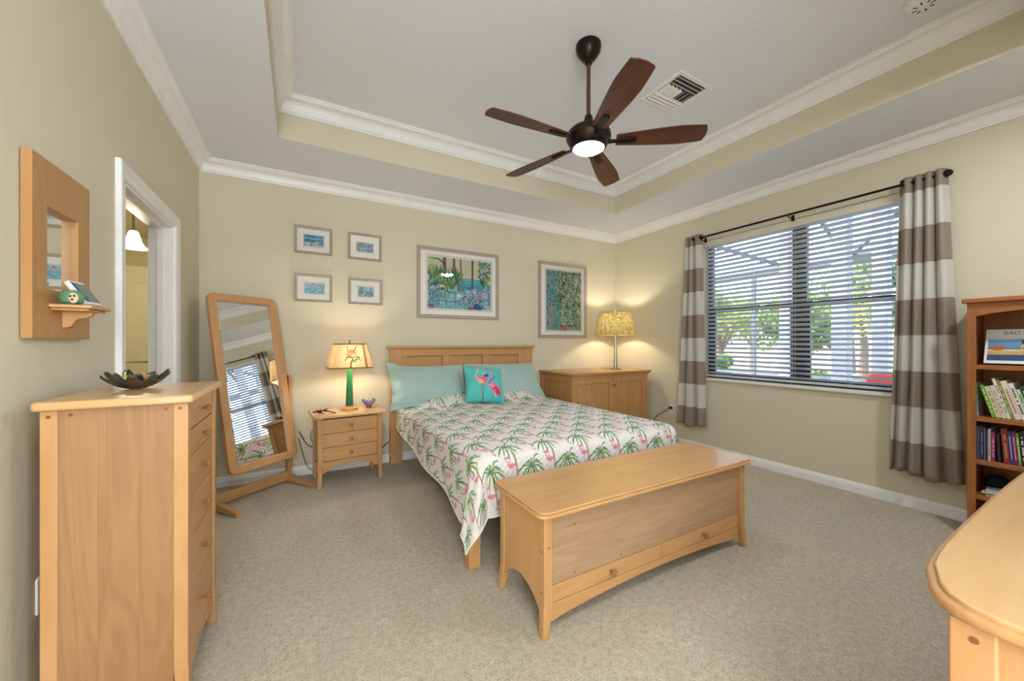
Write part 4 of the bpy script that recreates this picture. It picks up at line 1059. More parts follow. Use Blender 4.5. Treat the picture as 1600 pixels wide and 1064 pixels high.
mb = MB(); mb.box(bx(.925), bx(2.289), by(1.323), by(1.65), .125, .20); mb.build('drawer_box', bpy.data.materials['drawer_gap'], bc)
for xa, xb, kx in ((.924, 1.6045, 1.262), (1.6095, 2.290, 1.950)):
    mb = MB(); mb.box(bx(xa), bx(xb), by(1.303), by(1.322), .1255, .1965); d = mb.build('drawer', M['maple_x'], bc, bevel=.0012)
    knob(d, (bx(kx), by(1.303), .161), 0, 1.0)
mb = MB(); mb.prism(arch(bx(.922), bx(2.292), .1225, .088, .045, 24), 'y', by(1.303), by(1.322)); mb.build('apron', M['maple_x'], bc, bevel=.001)
pk = []
for p in ((.901, 1.288, .49), (.901, 1.288, .37), (.901, 1.288, .05), (2.313, 1.288, .48), (2.313, 1.288, .35), (2.313, 1.288, .10)): pk.append((p, 'y'))
for p in ((1.05, 1.304, .43), (1.05, 1.304, .218), (1.33, 1.304, .218), (1.76, 1.304, .218), (2.15, 1.304, .218)): pk.append((p, 'y'))
for p in ((.880, 1.309, .485), (.880, 1.309, .35), (.880, 1.309, .18), (.880, 1.309, .06)): pk.append((p, 'x'))
for (p, ax) in pk:
    mb = MB(); wpeg(mb, (bx(p[0]), by(p[1]), p[2]), .0042, ax, -.0012); mb.build('peg', M['peg'], bc, smooth=False)

# ---- cabinet in the right back corner
cb = thing('cabinet', 'two door cherry wood cabinet in the back corner right of the bed', 'cabinet', (3.26, 3.645, 0))
hx, y0c, y1c, zc = .60, -.315, .325, .855
mb = MB(); mb.prism([(-hx - .035, y0c - .03), (hx + .035, y0c - .03), (hx + .035, y1c), (-hx - .035, y1c)], 'z', zc, zc + .025); mb.prism([(-hx - .018, y0c - .015), (hx + .018, y0c - .015), (hx + .018, y1c), (-hx - .018, y1c)], 'z', zc - .015, zc); mb.build('top', M['cab_x'], cb, bevel=.004)
mb = MB(); mb.box(-hx, hx, y0c + .02, y1c, .03, zc - .015); mb.build('body', M['cab_z'], cb, bevel=.002)
mb = MB(); mb.box(-hx + .02, hx - .02, y0c + .03, y1c - .02, 0, .03); mb.build('plinth', M['cab_x'], cb)
for xa, xb in ((-hx, -hx + .035), (hx - .035, hx)):
    mb = MB(); mb.box(xa, xb, y0c, y0c + .02, .03, zc - .015); mb.build('stile', M['cab_z'], cb, bevel=.001)
for za, zb in ((zc - .045, zc - .015), (.03, .09)): mb = MB(); mb.box(-hx + .035, hx - .035, y0c, y0c + .02, za, zb); mb.build('face_rail', M['cab_x'], cb)
def framed_door(parent, xa, xb, za, zb, y, hxp):
    w = .055
    mb = MB(); mb.box(xa, xa + w, y - .019, y, za, zb); mb.box(xb - w, xb, y - .019, y, za, zb); mb.box(xa + w, xb - w, y - .019, y, za, za + w); mb.box(xa + w, xb - w, y - .019, y, zb - w, zb)
    d = mb.build('door', M['cab_z'], parent, bevel=.002)
    mb = MB(); mb.box(xa + w, xb - w, y - .004, y - .001, za + w, zb - w); mb.build('door_panel', M['cab_z'], d, smooth=False)
    mb = MB(); mb.lathe([(.005, 0), (.005, -.012), (.013, -.018), (.013, -.024), (.001, -.027)], 16, (hxp, y - .019, zb - .085), 'y'); mb.build('knob', M['nickel'], d)
framed_door(cb, -hx + .037, -.0015, .092, zc - .047, y0c + .019, -.030)
framed_door(cb, .0015, hx - .037, .092, zc - .047, y0c + .019, .030)
# left side frame and panel
mb = MB(); xs = -hx
mb.box(xs - .012, xs, y0c, y0c + .06, .03, zc - .015); mb.box(xs - .012, xs, y1c - .06, y1c, .03, zc - .015); mb.box(xs - .012, xs, y0c + .06, y1c - .06, zc - .085, zc - .015); mb.box(xs - .012, xs, y0c + .06, y1c - .06, .03, .10); mb.build('side_frame', M['cab_z'], cb, bevel=.002)
# lamp on the cabinet
l2 = thing('table_lamp', 'brushed nickel table lamp with mottled olive drum shade on the corner cabinet', 'lamp', (3.60, 3.63, .8815))
mb = MB(); mb.lathe([(.001, 0), (.075, 0), (.078, .006), (.074, .014), (.034, .018), (.030, .026), (.001, .026)], 36); mb.build('base', M['nickel'], l2, ang=25)
mb = MB(); mb.lathe([(.001, .026), (.026, .026), (.020, .20), (.014, .44), (.001, .44)], 24); mb.lathe([(.017, .43), (.018, .45), (.010, .455), (.008, .50), (.001, .50)], 24); mb.build('column', M['nickel'], l2, ang=25)
mb = MB(); mb.lathe([(.247, .445), (.192, .735)], 64); mb.f = mb.f[:64]; o = mb.build('lamp_shade', M['shade_olive'], l2, recalc=False)
mb = MB(); mb.tube([(.247 * math.cos(2 * PI * k / 64), .247 * math.sin(2 * PI * k / 64), .445) for k in range(65)], .003, 6); mb.build('shade_rim', plain('shade_edge', '9c8a5c', .7), l2)
mb = MB(); mb.tube([(.192 * math.cos(2 * PI * k / 64), .192 * math.sin(2 * PI * k / 64), .735) for k in range(65)], .003, 6); mb.build('shade_rim', bpy.data.materials['shade_edge'], l2)
mb = MB(); mb.tube([(-.19, 0, .725), (.19, 0, .725)], .0018, 6); mb.tube([(0, 0, .50), (0, 0, .755)], .003, 6); mb.ball((0, 0, .76), .008); mb.build('spider', M['nickel'], l2)
for sx in (-1, 1):
    mb = MB(); mb.tube([(sx * .012, 0, .70), (sx * .014, 0, .80)], .0012, 5); mb.ball((sx * .014, 0, .80), .004, 8, 6); mb.build('pull_chain', M['nickel'], l2)
point_light('corner_lamp_bulb', (3.60, 3.63, 1.49), 12, (1, .88, .68), .035)
def cord(name, label, pts, r=.0035, mat=None, plug=None):
    # smooth the points
    P_ = [Vector(p) for p in pts]; out = []
    for i in range(len(P_) - 1):
        p0, p1, p2, p3 = P_[max(i - 1, 0)], P_[i], P_[i + 1], P_[min(i + 2, len(P_) - 1)]
        for k in range(8):
            t = k / 8; out.append(.5 * ((2 * p1) + (p2 - p0) * t + (2 * p0 - 5 * p1 + 4 * p2 - p3) * t * t + (3 * p1 - p0 - 3 * p2 + p3) * t ** 3))
    out.append(P_[-1]); mb = MB(); mb.tube(out, r, 8)
    if not plug: o = mb.build(name, mat or M['black']); tag(o, label, 'cord'); return o
    t = thing(name, label, 'cord', (0, 0, 0)); mb.build('wire', mat or M['black'], t)
    mb = MB(); mb.box(*plug); mb.build('plug', M['black'], t, bevel=.004); return t
cord('power_cord', 'black cord from the corner cabinet plugged into the outlet by the left curtain', [(3.905, 3.88, .05), (3.90, 3.40, .12), (3.93, 3.25, .30), (3.925, 3.14, .37), (3.925, 3.06, .432)], .004, plug=(3.915, 3.951, 3.03, 3.062, .42, .450))
cord('power_cord', 'short brass coloured cord loop lying behind the nickel lamp base', [(3.51, 3.66, .885), (3.46, 3.68, .886), (3.44, 3.72, .91), (3.42, 3.70, .886), (3.52, 3.70, .885)], .002, M['nickel'])
cord('power_cord', 'black cord drooping behind the cheval mirror to the nightstand', [(.0, 3.93, .42), (.06, 3.93, .30), (.12, 3.93, .26), (.20, 3.94, .24)], .004)
cord('power_cord', 'black cord hanging to the floor between cheval mirror and nightstand', [(.0, 3.90, .36), (.03, 3.92, .22), (.07, 3.92, .09), (.14, 3.93, .045), (.22, 3.94, .04)], .003)
cord('power_cord', 'thin black cord looping just left of the nightstand back leg', [(.13, 3.94, .43), (.10, 3.94, .40), (.095, 3.945, .34), (.13, 3.945, .28), (.20, 3.95, .26)], .0025)
cord('power_cord', 'black cord between the nightstand and the bed post', [(.60, 3.96, .09), (.68, 3.965, .12), (.74, 3.965, .17), (.86, 3.975, .26)], .005)

# ---- framed pictures
def picture(label, x0, x1, z0, z1, fw, mx, mz, cv, nx, ny, group=None, yb=.0, inner='8a8578'):
    """mx,mz: opening margins (left,right),(bottom,top) from the outer edge"""
    xc, zc_ = (x0 + x1) / 2, (z0 + z1) / 2
    t = thing('framed_picture', label, 'picture', (xc, Y1, zc_), 0, group)
    w, h = (x1 - x0) / 2, (z1 - z0) / 2
    prof = [(0, -.002), (0, -.020), (.004, -.024), (fw * .35, -.022), (fw * .45, -.018), (fw * .9, -.016), (fw, -.013), (fw, -.002)]
    n = len(prof); cs = [(-w, -h, 1, 1), (w, -h, -1, 1), (w, h, -1, -1), (-w, h, 1, -1)]
    vs = [(cx + sx * a, b, cz + sz * a) for cx, cz, sx, sz in cs for a, b in prof]
    fs = [(k * n + i, k * n + (i + 1) % n, ((k + 1) % 4) * n + (i + 1) % n, ((k + 1) % 4) * n + i) for k in range(4) for i in range(n)]
    MB().add(vs, fs).build('frame', M['picframe'], t, ang=25)
    mb = MB(); mb.box(-w + fw - .002, w - fw + .002, -.007, -.003, -h + fw - .002, h - fw + .002); mb.build('mat_board', M['mat'], t, smooth=False)
    ax0, ax1, az0, az1 = -w + mx[0], w - mx[1], -h + mz[0], h - mz[1]
    e = .0035 if (x1 - x0) > .4 else .0022
    mb = MB()
    g = .011 if (x1 - x0) > .4 else .005
    for (a, b, c, d) in ((ax0 - g - e, ax1 + g + e, az0 - g - e, az0 - g), (ax0 - g - e, ax1 + g + e, az1 + g, az1 + g + e), (ax0 - g - e, ax0 - g, az0 - g, az1 + g), (ax1 + g, ax1 + g + e, az0 - g, az1 + g)): mb.box(a, b, -.0078, -.0068, c, d)
    mb.build('mat_line', plain('mat_line_' + inner, inner, .6), t, smooth=False)
    print_plane(cv, 'print', M['art'], t, nx, ny, lambda u, v: (ax0 + (ax1 - ax0) * u, -.0080, az0 + (az1 - az0) * v))
    mb = MB(); mb.add([(-w + fw, -.0115, -h + fw), (w - fw, -.0115, -h + fw), (w - fw, -.0115, h - fw), (-w + fw, -.0115, h - fw)], [(0, 1, 2, 3)]); mb.build('glass', M['glass'], t, smooth=False)
    return t
def small_art(seed):
    cv = Canvas(.14, .088, 700, 'a9c4d4'); r_ = random.Random(seed)
    if seed == 1:
        cv.rect(0, .14, .03, .09, '4f9fc4')
        for k in range(16): cv.line([(r_.uniform(0, .12), y := r_.uniform(.035, .085)), (r_.uniform(.02, .14), y + r_.uniform(-.01, .01))], .005, ['2f7fb0', '6fc0d8', '2a6a78', '8fd0e0'][k % 4])
        for k in range(40): cv.ell(r_.uniform(0, .14), r_.uniform(0, .04), .006, .004, ['d8d0c8', 'b88a80', '3a4a5a', 'e8e0d8', '6a8a5a'][k % 5], r_.random() * 3)
    elif seed == 2:
        for k in range(130): cv.ell(r_.uniform(0, .14), r_.uniform(0, .088), .007, .004, ['4a6a7a', '7a9a90', 'a08aa0', '2f4a5a', '8a7a80', '5a8a9a'][k % 6], r_.random() * 3)
        cv.ell(.075, .035, .02, .014, '7fc0cc')
    elif seed == 3:
        cv.rect(0, .14, 0, .05, '7fb8d0')
        for k in range(24): cv.line([(x := r_.uniform(0, .12), y := r_.uniform(0, .055)), (x + .02, y + .003)], .004, ['5fa0c4', 'b8dce8', '4a8fb8', 'd8e8ee'][k % 4])
        for k in range(40): cv.ell(r_.uniform(.05, .14), r_.uniform(.04, .088), .004, .004, ['8fb8a8', '4a7a8a', 'c8a8a8'][k % 3])
    else:
        cv.rect(0, .14, .045, .088, 'b8d8dc')
        for k in range(12): cv.line([(x := r_.uniform(0, .14), .03), (x + .004, .088)], .004, ['2f5a5a', '3f7a6a', '22404f'][k % 3])
        for k in range(60): cv.ell(r_.uniform(0, .14), r_.uniform(0, .05), .006, .004, ['2f5a7a', '7fc0d0', '23384a', '8a4a5a', 'c8d8dc'][k % 5], r_.random() * 3)
    return cv
picture('small framed blue seascape, upper left of the four small pictures', -.036, .276, 2.052, 2.305, .022, (.077, .072), (.072, .078), small_art(1), 100, 64)
picture('small framed grey green garden print, upper right of the four small pictures', .418, .728, 2.044, 2.303, .022, (.078, .078), (.082, .088), small_art(2), 100, 64)
picture('small framed pale blue beach print, lower left of the four small pictures', -.034, .276, 1.606, 1.862, .022, (.080, .066), (.078, .082), small_art(3), 100, 64)
picture('small framed dark blue terrace print, lower right of the four small pictures', .422, .734, 1.602, 1.858, .022, (.088, .082), (.078, .080), small_art(4), 100, 64)
# large landscape over the bed: plants, water, table and chairs seen through palms
cv = Canvas(.76, .57, 420, 'c9c4a8'); r_ = random.Random(5)
cv.rect(.0, .76, .0, .30, '7fb4b4')
cv.rect(.34, .66, .27, .35, '55aab8'); cv.rect(.34, .66, .22, .29, '4a9ab0')
for k in range(18): cv.line([(.34 + .3 * r_.random(), y := .22 + .12 * r_.random()), (.40 + .25 * r_.random(), y)], .005, ['7fc8d0', '2f7f9a'][k % 2], .7)
for (x0_, x1_, w_) in ((.19, .14, .035), (.30, .28, .03), (.38, .33, .02)): cv.line([(x0_ - .0, .57), (x0_, .48), (x1_ + .06, .36), (x1_ + .08, .2)], (w_, w_, w_ * .8, w_ * .6), ['6a6058', '59585a', '7d7060'][int(w_ * 100) % 3])
cv.line([(.02, .55), (.12, .545), (.19, .50)], (.006, .012, .02), '4a4640')
cv.line([(.525, .57), (.525, .40), (.52, .22)], .022, '59655f'); cv.line([(.517, .57), (.515, .24)], .006, '2f3c44')
def leafb(x, y, n_, L, cols, spread=(40, 140)):
    for k in range(n_):
        a = R(r_.uniform(*spread)); l = L * r_.uniform(.6, 1.1); cv.line([(x, y), (x + .5 * l * math.cos(a), y + .5 * l * math.sin(a)), (x + l * math.cos(a * 1.05), y + l * math.sin(a * 1.05) - .01)], (.006, .02, .003), cols[k % len(cols)])
G = ['3f7a4a', '6f9f48', '2f5f4a', '8fae50', '24564f']
leafb(.07, .33, 14, .19, G); leafb(.18, .27, 12, .16, G, (20, 120)); leafb(.27, .22, 16, .26, G, (45, 150)); leafb(.33, .30, 8, .18, G, (60, 120)); leafb(.0, .25, 8, .18, ['2f6f78', '3f8f8a', G[1]], (10, 90))
for k in range(120): cv.ell(.60 + .16 * r_.random(), .36 + .2 * r_.random(), .014, .007, ['3f7f78', '2f5f5a', '5f9f8a', '6fae98', '385a60'][k % 5], r_.random() * 3)
leafb(.67, .26, 12, .16, G, (60, 130))
for k in range(70): cv.ell(.16 * r_.random(), .02 + .28 * r_.random(), .02, .010, ['2f5f9a', '3f8fa0', '7a6aa8', '24508a', '4fa0a8', 'c8b8d0'][k % 6], r_.random() * 3)
for k in range(40): cv.ell(.42 + .3 * r_.random(), .08 + .16 * r_.random(), .018, .010, ['c8a8c4', 'a888b8', 'e0d4e0', '7f78b0', 'c87a90', '8fc0cc'][k % 6], r_.random() * 3)
for k in range(60): cv.line([(x := .15 + .30 * r_.random(), y := .01 + .16 * r_.random()), (x + .02, y - .03 * r_.random())], .006, ['4fa4bc', '6fc0cc', '3a7fa8', '8fd4d8'][k % 4])
cv.ell(.17, .245, .032, .018, 'e2c8b8'); cv.ell(.165, .22, .03, .014, '2a2830'); cv.ell(.08, .235, .03, .02, 'dcb8a8'); cv.ell(.36, .15, .035, .018, 'e4d4d0')
for (a, b, c, d) in ((.20, .19, .21, .03), (.31, .19, .32, .02), (.155, .19, .19, .09)): cv.line([(a, b), (c, d)], .006, '23345a')
cv.line([(.155, .10), (.23, .075), (.36, .09), (.40, .11)], .006, '23345a'); cv.line([(.20, .195), (.31, .185), (.33, .17)], .010, '3f6a4f')
for p in (((.42, .02), (.41, .12), (.43, .15), (.47, .14)), ((.46, .05), (.50, .10), (.54, .16), (.52, .20)), ((.52, .07), (.60, .12), (.64, .10)), ((.60, .05), (.62, .15)), ((.66, .03), (.60, .04)), ((.72, .30), (.735, .16), (.725, .04))): cv.line(list(p), .009, '26303a')
cv.ell(.59, .035, .06, .04, '2f4f90'); cv.ell(.50, .015, .04, .016, '9a4a5a'); cv.ell(.04, .02, .035, .02, '8a6a70'); cv.ell(.58, .19, .03, .006, 'a83a50'); cv.ell(.72, .03, .03, .03, 'b0b0cc'); cv.line([(.42, .25), (.47, .235), (.52, .26)], .007, '2f5f90')
for k in range(150):
    x, y = r_.uniform(.0, .30), r_.uniform(.12, .46); a = r_.uniform(.7, 2.4); L = r_.uniform(.02, .06)
    cv.line([(x, y), (x + L * math.cos(a), y + L * math.sin(a))], (.008, .002), ['2f6a48', '7fae50', '1f4a44', 'a8c060', '3f8f80', '24404a'][k % 6])
for k in range(110):
    x, y = r_.uniform(.36, .74), r_.uniform(.02, .22); a = r_.uniform(0, 3.1); L = r_.uniform(.02, .05)
    cv.line([(x, y), (x + .6 * L * math.cos(a), y + .4 * L * math.sin(a)), (x + L * math.cos(a + .6), y + L * math.sin(a + .6))], (.006, .005, .002), ['26303a', '7fb8c8', 'c890b0', '2f4f8a', 'e0dce4', '4a8f98', '8a6ab0'][k % 7])
for k in range(60): cv.line([(x := r_.uniform(.0, .16), y := r_.uniform(.0, .2)), (x + .02, y + .015)], (.007, .002), ['1f3f6a', '2f7f98', '6a5aa0', '3f9f98'][k % 4])
picture('large framed watercolour of a seaside terrace with plants and chairs above the headboard', 1.093, 2.068, 1.494, 2.264, .038, (.115, .098), (.105, .098), cv, 230, 172, inner='4f6468')
# tall picture right of the bed: tangled tropical garden
cv = Canvas(.565, .77, 420, '8fa08a'); r_ = random.Random(11)
for k in range(260):
    x, y = r_.uniform(0, .565), r_.uniform(0, .77); a = r_.uniform(.6, 2.6); L = r_.uniform(.03, .09)
    pal = ['5f8f5a', '2f4a3a', '8fae80', 'b8bc98', '23302c', '4a7a50', 'c8c8a8', '3f6a4a'] if x > .17 else ['3f7fb0', '2f5f90', '5fb0b8', '3a8f8a', '7a88b8', '2a3f5a']
    cv.line([(x, y), (x + L * .5 * math.cos(a), y + L * .5 * math.sin(a)), (x + L * math.cos(a + .5), y + L * math.sin(a + .5))], (.004, .014, .003), pal[k % len(pal)])
for k in range(120):
    x, y = r_.uniform(.2, .56), r_.uniform(.1, .75); a = r_.uniform(0, 6.3); L = r_.uniform(.02, .05)
    cv.line([(x, y), (x + L * math.cos(a), y + L * math.sin(a))], (.006, .001), ['d8d8c0', '1c2624', '7fa070', 'a8b890', '2c5a3c'][k % 5])
cv.line([(.05, .52), (.16, .46), (.19, .30), (.15, .10), (.12, .02)], (.05, .06, .05, .05, .03), '3f9f98', .8); cv.line([(.11, .30), (.10, .12)], .03, 'b88a80', .8)
cv.line([(.22, .02), (.19, .18), (.25, .28)], .03, '4fa88f', .7)
for k in range(26): cv.ell(.20 + .16 * r_.random(), .0 + .07 * r_.random(), .014, .009, ['b84a5a', 'd87a80', '8a2f4a'][k % 3], r_.random() * 3)
for k in range(10): cv.ell(.30 + .1 * r_.random(), .35 + .08 * r_.random(), .014, .008, ['e0d8c8', 'a86a4a', 'c8b8a0'][k % 3], r_.random() * 3)
for k in range(320):
    x, y = r_.uniform(.18, .56), r_.uniform(.04, .76); a = r_.uniform(.8, 2.6); L = r_.uniform(.025, .07)
    cv.line([(x, y), (x + .5 * L * math.cos(a), y + .5 * L * math.sin(a)), (x + L * math.cos(a + .6), y + L * math.sin(a + .6))], (.003, .009, .002), ['101a1a', 'd4d8b8', '4f8f5a', '16282a', '9fc090', '2f6f4f', 'e4e0cc', '6fa87a'][k % 8])
for k in range(60):
    x, y = r_.uniform(.0, .18), r_.uniform(.3, .77); cv.line([(x, y), (x + r_.uniform(-.03, .05), y + r_.uniform(-.04, .04))], (.010, .003), ['2f4f9a', '4fa8c8', 'a8b8d8', '1f2f50', '3f8f98'][k % 5])
picture('tall framed print of a tangled tropical garden between headboard and corner lamp', 2.636, 3.418, 1.288, 2.262, .040, (.117, .095), (.098, .098), cv, 180, 245, inner='8a8578')

# ---- ceiling fan
fan = thing('ceiling_fan', 'dark bronze ceiling fan with five walnut blades and a lit glass bowl', 'ceiling fan', (1.55, 1.79, 0))
mb = MB(); mb.lathe([(.001, ZT - .001), (.076, ZT - .001), (.078, ZT - .012), (.072, ZT - .045), (.045, ZT - .085), (.024, ZT - .10), (.022, ZT - .115), (.001, ZT - .115)], 36); mb.build('canopy', M['bronze'], fan, ang=25)
mb = MB(); mb.tube([(0, 0, ZT - .11), (0, 0, 2.585)], .0125, 16); mb.build('downrod', M['bronze_brown'], fan)
mb = MB(); mb.lathe([(.001, 2.615), (.022, 2.615), (.026, 2.60), (.030, 2.575), (.055, 2.560), (.080, 2.545), (.088, 2.53), (.118, 2.522), (.134, 2.500), (.136, 2.475), (.124, 2.455), (.115, 2.435), (.102, 2.425), (.001, 2.425)], 44); mb.build('motor_housing', M['bronze'], fan, ang=30)
mb = MB(); mb.lathe([(.094, 2.428), (.090, 2.418), (.076, 2.404), (.045, 2.393), (.001, 2.390)], 36); mb.build('light_bowl', M['fanglass'], fan)
mb = MB(); mb.lathe([(.104, 2.426), (.105, 2.416), (.095, 2.412), (.093, 2.426)], 40); mb.build('light_ring', M['bronze'], fan)
for k in range(5):
    a = R(177.8 + 72 * k); pit = R(-13)
    m = Matrix.Rotation(a, 4, 'Z')
    arm = MB(); arm.prism([(.10, -.016), (.16, -.012), (.20, -.020), (.275, -.020), (.285, -.008), (.285, .008), (.275, .020), (.20, .020), (.16, .012), (.10, .016)], 'z', 2.444, 2.453)
    arm.lathe([(.001, 2.440), (.006, 2.440), (.006, 2.444)], 10, (.215, 0, 0)); arm.lathe([(.001, 2.440), (.006, 2.440), (.006, 2.444)], 10, (.260, 0, 0))
    piv = Matrix.Translation((0, 0, 2.452)); mm = m @ piv @ Matrix.Rotation(pit, 4, 'X') @ piv.inverted()
    arm.xf(mm); arm.build('blade_arm', M['bronze'], fan, bevel=.002)
    pts = []
    L0, L1 = .165, .665
    def hw(s): return .044 + .030 * math.sin(min(1, s * 1.12) * PI / 2) ** 1.1 - .012 * max(0, s - .72) / .28
    N = 22
    up = [(L0 + (L1 - L0) * i / N * (1 if i < N else 1), hw(i / N)) for i in range(N + 1)]
    tipc = [(L1 + .008, hw(1) - .010), (L1 + .016, hw(1) * .3), (L1 + .014, -hw(1) * .4), (L1 + .004, -hw(1) + .010)]
    pts = up + tipc + [(x, -y) for x, y in reversed(up)]
    bl_ = MB(); bl_.prism(pts, 'z', 0, .006); 
    o = bl_.build('blade', M['walnut'], fan, bevel=.0015)
    o.matrix_local = m @ Matrix.Translation((0, 0, 2.453)) @ Matrix.Rotation(pit, 4, 'X')

# ---- ceiling vent and smoke detector
vt = thing('ceiling_vent', 'white square metal air vent in the tray ceiling beside the fan', 'vent', (2.40, 1.815, ZT), 0)
mb = MB(); S_ = .172
for (a, b, c, d) in ((-S_, S_, -S_, -S_ + .03), (-S_, S_, S_ - .03, S_), (-S_, -S_ + .03, -S_ + .03, S_ - .03), (S_ - .03, S_, -S_ + .03, S_ - .03)): mb.box(a, b, c, d, -.010, 0)
mb.build('vent_frame', M['white'], vt, bevel=.003)
mb = MB(); mb.box(-S_ + .03, S_ - .03, -S_ + .03, S_ - .03, -.001, 0); mb.build('duct', plain('duct_dark', '4b4f55', .8), vt, smooth=False)
def louvre(x0, x1, y0, y1, ang):
    w, h = (x1 - x0), (y1 - y0); mb = MB()
    if w > h: mb.box(x0, x1, -h / 2, h / 2, -.0008, .0008); mb.xf(Matrix.Translation((0, (y0 + y1) / 2, -.007)) @ Matrix.Rotation(R(ang), 4, 'X'))
    else: mb.box(-w / 2, w / 2, y0, y1, -.0008, .0008); mb.xf(Matrix.Translation(((x0 + x1) / 2, 0, -.007)) @ Matrix.Rotation(R(ang), 4, 'Y'))
    mb.build('louvre', M['white'], vt, smooth=False)
e = S_ - .03
for k in range(3): louvre(-e, e, -e + .004 + k * .031, -e + .032 + k * .031, 38)
for k in range(3): louvre(-e, e, e - .032 - k * .031, e - .006 - k * .031, -38)
for k in range(7): louvre(-e + .006 + k * .040, -e + .036 + k * .040, -.046, .046, 40 if k < 4 else -40)
sd = thing('smoke_detector', 'round white smoke detector at the top right of the ceiling', 'smoke detector', (2.905, .675, ZT))
mb = MB(); mb.lathe([(.001, -.036), (.045, -.034), (.062, -.026), (.066, -.012), (.068, -.008), (.078, -.006), (.078, 0), (.001, 0)], 40); mb.build('housing', M['white'], sd, ang=30)
for k in range(8):
    a = k * PI / 4; mb = MB(); mb.box(.025, .045, -.003, .003, -.0358, -.033); mb.xf(Matrix.Rotation(a, 4, 'Z')); mb.build('vent_slot', M['black'], sd, smooth=False)

# ---- bookcase
BX = 3.65
bk = thing('bookcase', 'reddish oak bookcase against the right wall beside the striped curtain', 'bookcase', (BX, .235, 0))
hwb = .425
for sy in (-1, 1):
    ya = sy * hwb; mb = MB(); mb.box(.018, .30, min(ya, ya - sy * .02), max(ya, ya - sy * .02), 0, 1.468); mb.build('side_panel', M['oak_z'], bk, bevel=.002)
    mb = MB(); mb.box(0, .018, min(ya, ya - sy * .036), max(ya, ya - sy * .036), 0, 1.468); mb.build('front_stile', M['oak_z'], bk, bevel=.002)
mb = MB(); mb.prism(rrect(-.02, .305, -hwb - .02, hwb + .02, .008), 'z', 1.468, 1.496); mb.build('top', M['oak_y'], bk, bevel=.006, seg=3)
mb = MB(); mb.prism(arch(-hwb + .036, hwb - .036, 1.467, 1.425, 1.385), 'x', 0, .018); mb.build('arched_rail', M['oak_y'], bk, bevel=.001)
mb = MB(); mb.box(.292, .300, -hwb + .02, hwb - .02, .06, 1.467); mb.build('back_panel', M['oak_z'], bk, smooth=False)
SHZ = [1.085, .765, .498, .282, .085]
for z in SHZ:
    mb = MB(); mb.box(.006, .291, -hwb + .0205, hwb - .0205, z - .028, z); 
    mb.build('shelf', M['oak_y'], bk, bevel=.003)
# leaning display book with its cover to the room
db = thing('display_book', 'large book showing its cover with DALÍ in black letters on the top shelf', 'book', (BX + .062, .605, SHZ[0] + .0103), 0)
mb = MB(); bm_ = Matrix.Rotation(R(22), 4, 'Y')
mb.box(0, .026, -.40, 0, 0.0, .225); mb.xf(bm_); mb.build('book_block', plain('black_book_cover', '17181c', .3), db, bevel=.001)
cvd = Canvas(.40, .225, 500, 'e8e8ec'); r_ = random.Random(2)
for k in range(40): cvd.rect(.012, .388, .02 + k * .0036, .0245 + k * .0036, '%02x%02x%02x' % tuple(int(a + (b - a) * abs(k / 39) ** .8) for a, b in zip((40, 60, 110), (120, 175, 215))))
cvd.rect(.012, .388, .020, .060, '34507a'); cvd.rect(.012, .388, .058, .085, 'c8a468'); cvd.rect(.012, .388, .082, .092, 'e0c890')
for k in range(70): cvd.ell(r_.uniform(.14, .38), r_.gauss(.12, .018), .014, .007, ['b88a3c', '8a6a34', '4a4a2c', 'd8b45c', '2f3a2c'][k % 5], r_.random() * 3)
for k in range(7): cvd.line([(.15 + .03 * k, .11), (.148 + .031 * k, .055)], .0022, '3a3428')
cvd.ell(.05, .10, .03, .016, 'a8683c'); cvd.line([(.20, .05), (.24, .03), (.30, .028)], .008, '1f2f4a')
for k in range(8): cvd.ell(r_.uniform(.02, .38), r_.uniform(.155, .165), .03, .004, 'c8dce8', 0, .6)
def dplace(u, v):
    p = bm_ @ Vector((-.0008, -.40 * u, .225 * v)); return tuple(p)
print_plane(cvd, 'cover_picture', M['art'], db, 200, 112, dplace)
tc = bpy.data.curves.new('cover_title', 'FONT'); tc.body = 'DALÍ'; tc.size = .036; tc.extrude = .0002; tc.space_character = 1.25; tc.align_x = 'CENTER'
to = bpy.data.objects.new('tmp_title', tc); COL.objects.link(to)
dg = bpy.context.evaluated_depsgraph_get(); me = bpy.data.meshes.new_from_object(to.evaluated_get(dg)); bpy.data.objects.remove(to)
me.materials.clear(); me.materials.append(M['black'])
ob = bpy.data.objects.new('cover_title', me); COL.objects.link(ob); ob.parent = db
ob.matrix_local = bm_ @ Matrix.Translation((-.0014, -.098, .190)) @ Matrix(((0, 0, -1, 0), (-1, 0, 0, 0), (0, 1, 0, 0), (0, 0, 0, 1))) @ Matrix.Diagonal((.66, .8, 1, 1))

